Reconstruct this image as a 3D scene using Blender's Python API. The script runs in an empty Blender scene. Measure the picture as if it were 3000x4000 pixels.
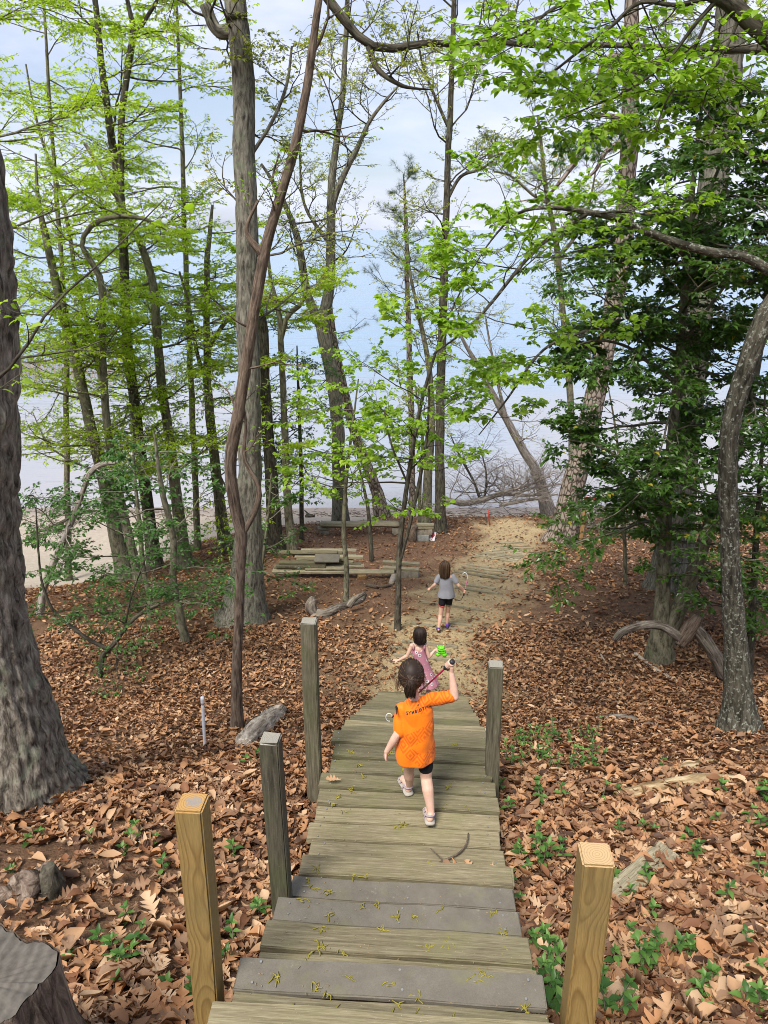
import bpy, bmesh, math, random
import numpy as np
from mathutils import Vector, Matrix, Quaternion
from mathutils.bvhtree import BVHTree

SC = bpy.context.scene
COL = SC.collection
R = math.radians

# ------------------------------------------------------------------ camera, sky, sun, exposure
CAMZ = 11.2                       # eye height above the water (water level = 0)
FPX = 2900.0                      # focal length in photograph pixels (3000 x 4000)
PITCH = R(20.8)
cam_d = bpy.data.cameras.new('camera')
cam_d.sensor_fit = 'VERTICAL'; cam_d.sensor_height = 24.0
cam_d.lens = FPX / 4000.0 * 24.0
cam_d.clip_start = 0.05; cam_d.clip_end = 60000
cam = bpy.data.objects.new('camera', cam_d); COL.objects.link(cam)
cam.location = (0, 0, CAMZ)
cam.rotation_euler = (R(90) - PITCH, 0, 0)
SC.camera = cam

SUN_EL, SUN_AZ = R(56), R(-150)   # high, behind the left shoulder (azimuth from +Y, clockwise)
world = bpy.data.worlds.new('World'); SC.world = world; world.use_nodes = True
wt = world.node_tree; wt.nodes.clear()
w_out = wt.nodes.new('ShaderNodeOutputWorld'); w_bg = wt.nodes.new('ShaderNodeBackground')
sky = wt.nodes.new('ShaderNodeTexSky'); sky.sky_type = 'NISHITA'; sky.sun_disc = False
sky.sun_elevation = SUN_EL; sky.sun_rotation = SUN_AZ
sky.air_density = 1.0; sky.dust_density = 1.2; sky.ozone_density = 2.0
w_tc = wt.nodes.new('ShaderNodeTexCoord')
w_sep = wt.nodes.new('ShaderNodeSeparateXYZ'); wt.links.new(w_tc.outputs['Generated'], w_sep.inputs[0])
w_map = wt.nodes.new('ShaderNodeMapping'); w_map.inputs['Scale'].default_value = (1.6, 1.6, 5.0)
w_map.inputs['Location'].default_value = (3.1, 0.4, 1.7)
wt.links.new(w_tc.outputs['Generated'], w_map.inputs[0])
w_n = wt.nodes.new('ShaderNodeTexNoise'); w_n.inputs['Scale'].default_value = 1.5
w_n.inputs['Detail'].default_value = 7; w_n.inputs['Roughness'].default_value = 0.55
wt.links.new(w_map.outputs[0], w_n.inputs['Vector'])
w_r = wt.nodes.new('ShaderNodeMapRange'); w_r.interpolation_type = 'SMOOTHSTEP'
w_r.inputs['From Min'].default_value = 0.36; w_r.inputs['From Max'].default_value = 0.62
w_r.inputs['To Min'].default_value = 0.42; w_r.inputs['To Max'].default_value = 0.97
wt.links.new(w_n.outputs['Fac'], w_r.inputs['Value'])
w_cl = wt.nodes.new('ShaderNodeMix'); w_cl.data_type = 'RGBA'      # thin high overcast: lilac grey to white
w_cl.inputs['A'].default_value = (5.2, 5.9, 8.2, 1); w_cl.inputs['B'].default_value = (7.6, 7.8, 8.8, 1)
wt.links.new(w_n.outputs['Fac'], w_cl.inputs['Factor'])
w_mx = wt.nodes.new('ShaderNodeMix'); w_mx.data_type = 'RGBA'
wt.links.new(w_r.outputs[0], w_mx.inputs['Factor'])
wt.links.new(sky.outputs[0], w_mx.inputs['A']); wt.links.new(w_cl.outputs['Result'], w_mx.inputs['B'])
wt.links.new(w_mx.outputs['Result'], w_bg.inputs['Color'])
w_bg.inputs['Strength'].default_value = 0.070
wt.links.new(w_bg.outputs[0], w_out.inputs[0])

sun_d = bpy.data.lights.new('sun', 'SUN'); sun_d.energy = 3.1; sun_d.angle = R(22)
sun_d.color = (1.0, 0.95, 0.87)
sun = bpy.data.objects.new('sun', sun_d); COL.objects.link(sun)
_sd = Vector((math.sin(SUN_AZ) * math.cos(SUN_EL), math.cos(SUN_AZ) * math.cos(SUN_EL), math.sin(SUN_EL)))
sun.rotation_euler = (-_sd).to_track_quat('-Z', 'Y').to_euler()

vs = SC.view_settings
vs.view_transform = 'Standard'; vs.look = 'None'; vs.exposure = 1.0; vs.gamma = 1.0; vs.use_curve_mapping = False
SC.cycles.use_denoising = True; SC.cycles.filter_width = 0.95
SC.cycles.max_bounces = 6; SC.cycles.diffuse_bounces = 3; SC.cycles.glossy_bounces = 2
SC.cycles.transmission_bounces = 4; SC.cycles.transparent_max_bounces = 6

# ------------------------------------------------------------------ projection helpers
CP, SP = math.cos(PITCH), math.sin(PITCH)
def ray(px, py):
    cx = (px - 1500) / FPX; cy = (2000 - py) / FPX
    return np.array((cx, CP + cy * SP, -SP + cy * CP))
def at(px, py, F):
    """point seen at photo pixel (px,py) standing F metres ahead of the camera"""
    d = ray(px, py); t = F / d[1]
    return np.array((d[0] * t, F, CAMZ + d[2] * t))
def depth(p):
    return CP * p[1] - SP * (p[2] - CAMZ)
def px2m(w, p):
    return w * depth(p) / FPX

# ------------------------------------------------------------------ noise
def _h(ix, iy, iz):
    n = (ix * 374761393 + iy * 668265263 + iz * 2147483647 + 1013904223) & 0xFFFFFFFF
    n = ((n ^ (n >> 13)) * 1274126177) & 0xFFFFFFFF
    n = (n ^ (n >> 16)) & 0xFFFFFFFF
    n = (n * 2246822519) & 0xFFFFFFFF
    return ((n ^ (n >> 15)) & 0xFFFFFF) / float(0xFFFFFF)
def vnoise(x, y, z):
    x, y, z = np.broadcast_arrays(np.asarray(x, float), np.asarray(y, float), np.asarray(z, float))
    ix, iy, iz = (np.floor(a).astype(np.int64) for a in (x, y, z))
    fx, fy, fz = x - ix, y - iy, z - iz
    fx, fy, fz = (a * a * (3 - 2 * a) for a in (fx, fy, fz))
    def l(a, b, t): return a + (b - a) * t
    c = lambda i, j, k: _h(ix + i, iy + j, iz + k)
    return l(l(l(c(0,0,0), c(1,0,0), fx), l(c(0,1,0), c(1,1,0), fx), fy),
             l(l(c(0,0,1), c(1,0,1), fx), l(c(0,1,1), c(1,1,1), fx), fy), fz)
def fbm(x, y, z, o=3):
    s = 0; a = 0.5; t = 0
    for i in range(o):
        s = s + a * vnoise(np.asarray(x) * 2**i + 17.3 * i, np.asarray(y) * 2**i, np.asarray(z) * 2**i); t += a; a *= 0.5
    return s / t
def sstep(a, b, x):
    t = np.clip((np.asarray(x, float) - a) / (b - a), 0, 1); return t * t * (3 - 2 * t)

# ------------------------------------------------------------------ mesh helpers
def link(o, parent=None):
    COL.objects.link(o)
    if parent is not None: o.parent = parent
    return o
WC = [None]
def np_mesh(name, V, loops, totals, smooth=True, attrs=None):
    wc = WC[0]; WC[0] = None
    me = bpy.data.meshes.new(name)
    V = np.ascontiguousarray(V, np.float32); loops = np.ascontiguousarray(loops, np.int32).ravel()
    totals = np.ascontiguousarray(totals, np.int32)
    me.vertices.add(len(V)); me.vertices.foreach_set('co', V.ravel())
    me.loops.add(len(loops)); me.loops.foreach_set('vertex_index', loops)
    me.polygons.add(len(totals))
    st = np.zeros(len(totals), np.int32); st[1:] = np.cumsum(totals)[:-1]
    me.polygons.foreach_set('loop_start', st); me.polygons.foreach_set('loop_total', totals)
    me.polygons.foreach_set('use_smooth', np.full(len(totals), smooth, bool))
    for k, a in (attrs or {}).items():
        at_ = me.attributes.new(k, 'FLOAT', 'POINT'); at_.data.foreach_set('value', np.ascontiguousarray(a, np.float32))
    if wc is not None and len(wc) <= len(V) <= len(wc) + 2:           # coordinates along and round each tube, for bark
        wc = np.vstack([wc, np.tile(wc[-1:], (len(V) - len(wc), 1))]) if len(V) > len(wc) else wc
        at_ = me.attributes.new('wc', 'FLOAT_VECTOR', 'POINT'); at_.data.foreach_set('vector', np.ascontiguousarray(wc, np.float32).ravel())
    me.update(calc_edges=True)
    return me
def add(name, me, mat, parent=None, **props):
    o = bpy.data.objects.new(name, me); link(o, parent)
    if mat is not None and len(me.materials) == 0: me.materials.append(mat)
    for k, v in props.items(): o[k] = v
    return o
def empty(name, loc=(0, 0, 0), rot=(0, 0, 0), label=None, cat=None, group=None):
    o = bpy.data.objects.new(name, None); o.empty_display_size = 0.1; link(o)
    o.location = loc; o.rotation_euler = rot
    if label: o['label'] = label
    if cat: o['category'] = cat
    if group: o['group'] = group
    return o
def local(parent, V):
    """world coordinates -> coordinates of an un-rotated Empty"""
    return np.asarray(V) - np.array(parent.location)
def bm_mesh(name, bm, smooth=False):
    me = bpy.data.meshes.new(name); bm.to_mesh(me); bm.free()
    if smooth: me.polygons.foreach_set('use_smooth', np.ones(len(me.polygons), bool))
    return me
def tubes(T, sides=6, bark=0.0, bfreq=30.0, cap=False):
    """T: list of (pts Nx3, radii N). One array of verts + quads."""
    groups = {}
    for P, r in T:
        groups.setdefault(len(P), []).append((P, r))
    VV, QQ, WW, off = [], [], [], 0
    ang = np.arange(sides) / sides * 2 * np.pi
    for n, L in groups.items():
        P = np.array([a for a, b in L], float); r = np.array([b for a, b in L], float)
        t = np.gradient(P, axis=1); t /= np.linalg.norm(t, axis=2, keepdims=True) + 1e-9
        m = t.mean(1); ref = np.zeros_like(m); ref[np.arange(len(m)), np.argmin(np.abs(m), axis=1)] = 1
        u = np.cross(t, ref[:, None, :]); u /= np.linalg.norm(u, axis=2, keepdims=True) + 1e-9
        v = np.cross(t, u)
        rr = np.repeat(r[:, :, None], sides, 2)
        s = np.concatenate([np.zeros((len(P), 1)), np.cumsum(np.linalg.norm(np.diff(P, axis=1), axis=2), 1)], 1) + (np.arange(len(P)) * 1.37)[:, None] + P[:, :1, 0] * 3.1
        c = np.cos(ang)[None, None] * rr; q = np.sin(ang)[None, None] * rr
        S = np.repeat(s[:, :, None], sides, 2); WW.append(np.stack([c, q, S], -1).reshape(-1, 3))
        if bark:
            wob = fbm(c * 4, q * 4, S * 2.2, 2) - 0.5
            n1 = vnoise(c * bfreq + 3 * wob, q * bfreq, S * bfreq * 0.22 + 2 * wob)
            n2 = vnoise(c * bfreq * 2.1, q * bfreq * 2.1, S * bfreq * 0.6 + 9)
            rr = rr * (1 + 0.12 * wob) + bark * (np.abs(2 * n1 - 1) * 1.3 - 0.5 + 0.5 * (n2 - 0.5))
        V = P[:, :, None] + (u[:, :, None] * np.cos(ang)[None, None, :, None] + v[:, :, None] * np.sin(ang)[None, None, :, None]) * rr[..., None]
        m_ = len(L); idx = off + np.arange(m_ * n * sides).reshape(m_, n, sides)
        a = idx[:, :-1]; b = idx[:, 1:]
        QQ.append(np.stack([a, np.roll(a, -1, 2), np.roll(b, -1, 2), b], -1).reshape(-1, 4))
        VV.append(V.reshape(-1, 3)); off += m_ * n * sides
    WC[0] = np.concatenate(WW)
    return np.concatenate(VV), np.concatenate(QQ)
def tube_mesh(name, T, sides=6, **k):
    V, Q = tubes(T, sides, **k)
    return np_mesh(name, V, Q, np.full(len(Q), 4))
def resample(P, n, wob=0.0, rng=None):
    """Catmull-Rom through P (k x m columns) -> n rows"""
    P = np.asarray(P, float); k = len(P)
    if k == 2: return P[0] + (P[1] - P[0]) * np.linspace(0, 1, n)[:, None]
    E = np.vstack([2 * P[0] - P[1], P, 2 * P[-1] - P[-2]])
    d = np.concatenate([[0], np.cumsum(np.linalg.norm(np.diff(P[:, :3], axis=0), axis=1))])
    s = np.interp(np.linspace(0, d[-1], n), d, np.arange(k)); i = np.clip(s.astype(int), 0, k - 2); t = (s - i)[:, None]
    p0, p1, p2, p3 = E[i], E[i + 1], E[i + 2], E[i + 3]
    o = 0.5 * (2 * p1 + (p2 - p0) * t + (2 * p0 - 5 * p1 + 4 * p2 - p3) * t**2 + (3 * p1 - p0 - 3 * p2 + p3) * t**3)
    lo = np.minimum(p1, p2)[:, 3:]; hi = np.maximum(p1, p2)[:, 3:]
    if o.shape[1] > 3: o[:, 3:] = np.clip(o[:, 3:], lo, hi)
    return o
def scatter(tv, tl, tt, pos, X, Y, Z, scale, rnd):
    """merge n transformed copies of one template; returns V, loops, totals, rnd attribute"""
    n, m = len(pos), len(tv)
    B = np.stack([X, Y, Z], 1) * np.asarray(scale).reshape(-1, 1, 1)     # n,3(axis),3
    V = (np.einsum('mk,nkc->nmc', tv, B) + pos[:, None]).reshape(-1, 3)
    L = (tl[None] + (np.arange(n) * m)[:, None]).ravel()
    return V, L, np.tile(tt, n), np.repeat(rnd, m)
def joinparts(parts):
    V, L, T, A = [], [], [], []; off = 0
    for v, l, t, a in parts:
        V.append(v); L.append(np.asarray(l).ravel() + off); T.append(t); A.append(a); off += len(v)
    return np.concatenate(V), np.concatenate(L), np.concatenate(T), np.concatenate(A)
def frames(d, nrm):
    d = d / (np.linalg.norm(d, axis=1, keepdims=True) + 1e-9)
    x = np.cross(d, nrm); x /= np.linalg.norm(x, axis=1, keepdims=True) + 1e-9
    return x, d, np.cross(x, d)
def box_bm(bm, size, loc=(0, 0, 0), rot=None, bev=0.0, seg=1):
    M = Matrix.Translation(loc) @ (rot.to_4x4() if rot is not None else Matrix.Identity(4)) @ Matrix.Diagonal((*size, 1))
    r = bmesh.ops.create_cube(bm, size=1, matrix=M)
    if bev:
        es = list({e for v in r['verts'] for e in v.link_edges})
        bmesh.ops.bevel(bm, geom=es, offset=bev, segments=seg, affect='EDGES', clamp_overlap=True)

# ------------------------------------------------------------------ terrain
_F = np.array([-40, -6, -3, 0, 1.9, 3.0, 4.3, 6, 8.6, 11, 14, 16, 20, 22, 23.5, 25, 27, 29, 32, 40, 60, 400, 3000.])
_D = np.array([-9, .4, .9, 1.85, 2.95, 3.42, 3.72, 4.66, 5.97, 6.25, 6.95, 7.5, 8.45, 8.78, 9.1, 9.7, 10.5, 11.05, 11.5, 12, 13, 15, 20.])
_fy = np.linspace(-40, 60, 2001); _fd = np.interp(_fy, _F, _D)
_k = np.exp(-np.linspace(-2, 2, 25)**2); _k /= _k.sum()
_fd2 = np.convolve(np.pad(_fd, 12, 'edge'), _k, 'valid')
def T0(x, y):
    x = np.asarray(x, float); y = np.asarray(y, float)
    d = np.where(y > 59, np.interp(y, _F, _D), np.interp(y, _fy, _fd2))
    d = d + 1.25 * sstep(2.5, 10, -x) * sstep(10, 20, y) * (1 - sstep(21, 29.5, y))
    d = d - 0.30 * sstep(2, 9, x) * sstep(3, 8, y) * (1 - sstep(12, 19, y))
    d = d + 0.24 * np.exp(-((y - 23.4) / 1.4) ** 2) * (1 - sstep(-1.0, 0.6, x))
    amp = 0.10 * sstep(0.9, 2.2, np.abs(x - 0.055 * y)) * (1 - 0.7 * sstep(25, 28, y))
    d = d + amp * (fbm(x * 0.9, y * 0.9, 3.3, 3) - 0.5) * 2.0
    return CAMZ - d
def TZ(x, y): return float(T0(x, y))
def ground(px, py, f0=1.2, f1=60):
    """first point where the ray through a photo pixel meets the ground"""
    d = ray(px, py); F = np.linspace(f0, f1, 3000); t = F / d[1]
    g = CAMZ + d[2] * t - T0(d[0] * t, F)
    i = np.argmax(g < 0)
    if g[i] >= 0: i = len(F) - 1
    return np.array((d[0] * t[i], F[i], TZ(d[0] * t[i], F[i])))
PATH = [ground(*p)[:2] for p in ((1640, 2700), (1690, 2600), (1725, 2500), (1765, 2420), (1800, 2340), (1850, 2290), (1885, 2240), (1935, 2180), (1990, 2135), (2010, 2080), (1980, 2040))]
PATH = np.array([(0.62, 8.4)] + PATH)
def pathdist(x, y):
    x = np.asarray(x, float); y = np.asarray(y, float); best = np.full(np.broadcast(x, y).shape, 1e9)
    for a, b in zip(PATH[:-1], PATH[1:]):
        e = b - a; t = np.clip(((x - a[0]) * e[0] + (y - a[1]) * e[1]) / (e @ e), 0, 1)
        best = np.minimum(best, np.hypot(x - a[0] - t * e[0], y - a[1] - t * e[1]))
    return best
def path_mask(x, y):
    n = fbm(np.asarray(x) * 2.1, np.asarray(y) * 2.1, 8.8, 3)
    return 1 - sstep(0.30, 1.45, pathdist(x, y) + (n - 0.5) * 1.7)
CLEAR = ground(1480, 2200)[:2]
def clear_mask(x, y):
    n = fbm(np.asarray(x) * 0.8, np.asarray(y) * 0.8, 2.8, 3)
    r = np.hypot((np.asarray(x) - CLEAR[0]) / 3.3, (np.asarray(y) - CLEAR[1]) / 5.0)
    return (1 - sstep(0.6, 1.1, r + (n - 0.5) * 0.7))
def sand_mask(x, y):
    d = CAMZ - T0(x, y)
    return sstep(9.15, 9.42, d + (fbm(np.asarray(x) * 0.7, np.asarray(y) * 0.7, 5.1, 3) - 0.5) * 0.55)
# the stairway runs 4.3 degrees to the right of straight ahead
SA = R(4.2)
def stair_pt(F, s=0.0, down=0.0):
    """F metres along the stair axis, s metres to the right of it, 'down' metres below the eye"""
    return np.array((-0.122 + F * 0.0735 + s * math.cos(SA), F - s * math.sin(SA), CAMZ - down))
def off_stair(x, y):
    return np.abs(np.asarray(x) - (-0.122 + np.asarray(y) * 0.0735))
# ------------------------------------------------------------------ materials
def N(nt, t, **k):
    n = nt.nodes.new(t)
    for a, b in k.items():
        if a in n.inputs: n.inputs[a].default_value = b
        else: setattr(n, a, b)
    return n
def ramp(nt, stops, src=None, interp='LINEAR'):
    r = nt.nodes.new('ShaderNodeValToRGB'); cr = r.color_ramp; cr.interpolation = interp
    while len(cr.elements) < len(stops): cr.elements.new(0.5)
    for e, (p, c) in zip(cr.elements, stops): e.position = p; e.color = (*c, 1) if len(c) == 3 else c
    if src is not None: nt.links.new(src, r.inputs[0])
    return r
def base_mat(name):
    m = bpy.data.materials.new(name); m.use_nodes = True; nt = m.node_tree; nt.nodes.clear()
    o = nt.nodes.new('ShaderNodeOutputMaterial'); b = nt.nodes.new('ShaderNodeBsdfPrincipled')
    nt.links.new(b.outputs[0], o.inputs[0]); return m, nt, b, o
def mixc(nt, f, a, b, mode='MIX'):
    n = nt.nodes.new('ShaderNodeMix'); n.data_type = 'RGBA'; n.blend_type = mode
    for s, v in (('Factor', f), ('A', a), ('B', b)):
        if hasattr(v, 'links') or hasattr(v, 'is_linked'): nt.links.new(v, n.inputs[s])
        elif s == 'Factor': n.inputs[s].default_value = v
        else: n.inputs[s].default_value = (*v, 1) if len(v) == 3 else v
    return n.outputs['Result']
def math_(nt, op, a, b=None):
    n = nt.nodes.new('ShaderNodeMath'); n.operation = op
    for i, v in enumerate((a, b)):
        if v is None: continue
        if hasattr(v, 'is_linked'): nt.links.new(v, n.inputs[i])
        else: n.inputs[i].default_value = v
    return n.outputs[0]
def bump(nt, b, h, strength=0.4, dist=0.01, prev=None):
    n = nt.nodes.new('ShaderNodeBump'); n.inputs['Strength'].default_value = strength; n.inputs['Distance'].default_value = dist
    nt.links.new(h, n.inputs['Height'])
    if prev is not None: nt.links.new(prev, n.inputs['Normal'])
    nt.links.new(n.outputs[0], b.inputs['Normal']); return n.outputs[0]
def coords(nt, scale=(1, 1, 1), obj_random=False, kind='Object'):
    tc = nt.nodes.new('ShaderNodeTexCoord'); mp = nt.nodes.new('ShaderNodeMapping'); mp.inputs['Scale'].default_value = scale
    src = tc.outputs[kind]
    if obj_random:
        oi = nt.nodes.new('ShaderNodeObjectInfo'); va = nt.nodes.new('ShaderNodeVectorMath'); va.operation = 'MULTIPLY_ADD'
        co = nt.nodes.new('ShaderNodeCombineXYZ')
        for i in range(3): nt.links.new(oi.outputs['Random'], co.inputs[i])
        va.inputs[1].default_value = (37.0, 91.0, 53.0); nt.links.new(co.outputs[0], va.inputs[0]); nt.links.new(src, va.inputs[2]); src = va.outputs[0]
    nt.links.new(src, mp.inputs[0]); return mp.outputs[0]
def noise(nt, vec, scale, detail=4, rough=0.55, dist=0.0):
    n = nt.nodes.new('ShaderNodeTexNoise'); n.inputs['Scale'].default_value = scale; n.inputs['Detail'].default_value = detail
    n.inputs['Roughness'].default_value = rough; n.inputs['Distortion'].default_value = dist
    if vec is not None: nt.links.new(vec, n.inputs['Vector'])
    return n.outputs['Fac']

def wood(name, cols, grain_axis=0, stretch=14, gs=26.0, bump_s=0.35, stain=None, rough=0.8, rings=False, stain_amt=0.6):
    """sawn timber: grain streaks along one axis, per-board shift and tint, blotchy stain (algae, dirt)"""
    m, nt, b, o = base_mat(name)
    sc = [stretch, stretch, stretch]; sc[grain_axis] = 1.0
    v = coords(nt, tuple(sc), True)
    g1 = noise(nt, v, gs / stretch, 6, 0.62, 0.9); g2 = noise(nt, v, gs / stretch * 4.2, 5, 0.6)
    g = math_(nt, 'ADD', math_(nt, 'MULTIPLY', g1, 0.62), math_(nt, 'MULTIPLY', g2, 0.38))
    c = ramp(nt, [(0.32, cols[0]), (0.5, cols[1]), (0.66, cols[2])], g).outputs[0]
    oi = nt.nodes.new('ShaderNodeObjectInfo')
    tint = ramp(nt, [(0.0, (0.72, 0.72, 0.72)), (1.0, (1.22, 1.2, 1.16))], oi.outputs['Random']).outputs[0]
    c = mixc(nt, 1.0, c, tint, 'MULTIPLY')
    v2 = coords(nt, (1, 1, 1), True)
    if stain:
        f = noise(nt, v2, 4.5, 5, 0.65)
        f = ramp(nt, [(0.48, (0, 0, 0)), (0.68, (stain_amt,) * 3)], f).outputs[0]
        c = mixc(nt, f, c, stain)
    sp = noise(nt, v2, 160, 2, 0.5)
    sp = ramp(nt, [(0.70, (0, 0, 0)), (0.78, (0.6, 0.6, 0.6))], sp).outputs[0]
    c = mixc(nt, sp, c, tuple(min(1, 1.8 * x) for x in cols[2]))
    nt.links.new(c, b.inputs['Base Color']); b.inputs['Roughness'].default_value = rough; b.inputs['Specular IOR Level'].default_value = 0.25
    bump(nt, b, g, bump_s, 0.006)
    return m

M = {}
M['board'] = wood('weathered_board', [(.085, .07, .042), (.17, .145, .088), (.26, .23, .15)], 0, 22, 85, 0.55, (.15, .145, .06), stain_amt=0.4)
M['board_wet'] = wood('damp_board', [(.07, .06, .035), (.14, .122, .072), (.22, .195, .125)], 0, 22, 85, 0.5, (.12, .125, .045), stain_amt=0.45)
M['pile'] = wood('piled_lumber', [(.09, .075, .05), (.26, .225, .15), (.42, .37, .26)], 0, 22, 85, 0.5, (.12, .13, .05), stain_amt=0.4)
M['post_old'] = wood('weathered_post', [(.03, .026, .018), (.095, .085, .058), (.17, .155, .11)], 2, 14, 34, 0.7, (.07, .085, .03), stain_amt=0.5)
M['stake'] = wood('stake_timber', [(.2, .12, .05), (.34, .2, .08), (.45, .28, .12)], 2, 14, 34, 0.3)

def new_post(name):
    """fresh sawn pine: cathedral growth rings from a real ring field cut by the faces"""
    m, nt, b, o = base_mat(name)
    v = coords(nt, (1, 1, 1), True)
    tc = nt.nodes.new('ShaderNodeTexCoord')
    n1 = nt.nodes.new('ShaderNodeTexNoise'); n1.inputs['Scale'].default_value = 2.2; n1.inputs['Detail'].default_value = 2
    mp = nt.nodes.new('ShaderNodeMapping'); mp.inputs['Scale'].default_value = (1, 1, 0.9); nt.links.new(v, mp.inputs[0]); nt.links.new(mp.outputs[0], n1.inputs['Vector'])
    off = nt.nodes.new('ShaderNodeVectorMath'); off.operation = 'MULTIPLY_ADD'; off.inputs[1].default_value = (0.10, 0.10, 0); 
    nt.links.new(n1.outputs['Color'], off.inputs[0]); nt.links.new(tc.outputs['Object'], off.inputs[2])
    off2 = nt.nodes.new('ShaderNodeVectorMath'); off2.operation = 'ADD'; off2.inputs[1].default_value = (-0.045, -0.075, 0); nt.links.new(off.outputs[0], off2.inputs[0])
    sep = nt.nodes.new('ShaderNodeSeparateXYZ'); nt.links.new(off2.outputs[0], sep.inputs[0])
    r = math_(nt, 'SQRT', math_(nt, 'ADD', math_(nt, 'MULTIPLY', sep.outputs[0], sep.outputs[0]), math_(nt, 'MULTIPLY', sep.outputs[1], sep.outputs[1])))
    fr = math_(nt, 'FRACT', math_(nt, 'MULTIPLY', r, 135.0))
    c = ramp(nt, [(0.0, (.30, .20, .07)), (0.55, (.27, .175, .06)), (0.86, (.185, .11, .036)), (1.0, (.29, .19, .066))], fr).outputs[0]
    f = noise(nt, v, 3.0, 4, 0.6); f = ramp(nt, [(0.42, (0, 0, 0)), (0.7, (0.55, 0.55, 0.55))], f).outputs[0]
    c = mixc(nt, f, c, (.17, .13, .055))
    fine = coords(nt, (60, 60, 3), True); g = noise(nt, fine, 6, 3)
    c = mixc(nt, 0.35, c, ramp(nt, [(0.3, (.5, .5, .5)), (0.7, (1.3, 1.3, 1.3))], g).outputs[0], 'MULTIPLY')
    vk = nt.nodes.new('ShaderNodeTexVoronoi'); vk.inputs['Scale'].default_value = 3.4; nt.links.new(v, vk.inputs['Vector'])
    kn = ramp(nt, [(0.0, (1, 1, 1)), (0.045, (0.9, 0.9, 0.9)), (0.06, (0, 0, 0))], vk.outputs['Distance']).outputs[0]
    c = mixc(nt, kn, c, (.11, .06, .025))
    nt.links.new(c, b.inputs['Base Color']); b.inputs['Roughness'].default_value = 0.62; b.inputs['Specular IOR Level'].default_value = 0.3
    bump(nt, b, g, 0.15, 0.003)
    return m
M['post_new'] = new_post('new_pine_post')

def end_grain(name, dark, light, grey):
    m, nt, b, o = base_mat(name)
    tc = nt.nodes.new('ShaderNodeTexCoord'); n1 = nt.nodes.new('ShaderNodeTexNoise'); n1.inputs['Scale'].default_value = 9
    nt.links.new(tc.outputs['Object'], n1.inputs['Vector'])
    off = nt.nodes.new('ShaderNodeVectorMath'); off.operation = 'MULTIPLY_ADD'; off.inputs[1].default_value = (.02, .02, 0); nt.links.new(n1.outputs['Color'], off.inputs[0]); nt.links.new(tc.outputs['Object'], off.inputs[2])
    sep = nt.nodes.new('ShaderNodeSeparateXYZ'); nt.links.new(off.outputs[0], sep.inputs[0])
    x = math_(nt, 'SUBTRACT', sep.outputs[0], 0.014); y = math_(nt, 'SUBTRACT', sep.outputs[1], 0.01)
    r = math_(nt, 'SQRT', math_(nt, 'ADD', math_(nt, 'MULTIPLY', x, x), math_(nt, 'MULTIPLY', y, y)))
    fr = math_(nt, 'FRACT', math_(nt, 'MULTIPLY', r, 120.0))
    c = ramp(nt, [(0, light), (0.6, light), (0.9, dark), (1, light)], fr).outputs[0]
    if grey:
        f = math_(nt, 'ADD', math_(nt, 'MULTIPLY', r, -14.0), math_(nt, 'MULTIPLY', noise(nt, tc.outputs['Object'], 55, 5, .7), 1.4))
        c = mixc(nt, ramp(nt, [(0.25, (0, 0, 0)), (0.5, (1, 1, 1))], f).outputs[0], c, grey)
    an_ = math_(nt, 'ARCTAN2', y, x); ck = noise(nt, None, 1.0, 0); cn = nt.nodes.new('ShaderNodeTexNoise'); cn.noise_dimensions = '1D'; cn.inputs['Scale'].default_value = 2.6; cn.inputs['Detail'].default_value = 3; nt.links.new(an_, cn.inputs['W'])
    c = mixc(nt, ramp(nt, [(.655, (0, 0, 0)), (.675, (.85, .85, .85)), (.69, (0, 0, 0))], cn.outputs['Fac']).outputs[0], c, (.035, .025, .018))
    nt.links.new(c, b.inputs['Base Color']); b.inputs['Roughness'].default_value = 0.75
    bump(nt, b, fr, 0.15, 0.002); return m
M['end_l'] = end_grain('post_end_grain', (.24, .12, .03), (.38, .22, .07), (.23, .20, .17))
M['end_r'] = end_grain('post_end_grain_pale', (.30, .185, .085), (.44, .30, .15), None)
M['end_old'] = end_grain('old_post_end_grain', (.15, .14, .11), (.26, .245, .2), None)

def composite():
    m, nt, b, o = base_mat('composite_board')
    v = coords(nt, (1, 1, 1), True)
    f = noise(nt, v, 9, 6, 0.7); g = noise(nt, v, 300, 2)
    c = ramp(nt, [(0.25, (.105, .092, .072)), (0.75, (.165, .148, .118))], f).outputs[0]
    c = mixc(nt, 0.35, c, ramp(nt, [(0.3, (.6, .6, .6)), (0.72, (1.35, 1.35, 1.3))], g).outputs[0], 'MULTIPLY')
    sp = noise(nt, v, 30, 3, 0.6); c = mixc(nt, ramp(nt, [(0.66, (0, 0, 0)), (0.74, (.5, .5, .5))], sp).outputs[0], c, (.26, .235, .18))
    st = noise(nt, v, 6, 4, 0.6); c = mixc(nt, ramp(nt, [(0.56, (0, 0, 0)), (0.72, (.35, .35, .35))], st).outputs[0], c, (.17, .165, .06))
    nt.links.new(c, b.inputs['Base Color']); b.inputs['Roughness'].default_value = 0.65; b.inputs['Specular IOR Level'].default_value = 0.3
    bump(nt, b, g, 0.2, 0.002); return m
M['composite'] = composite()

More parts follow.
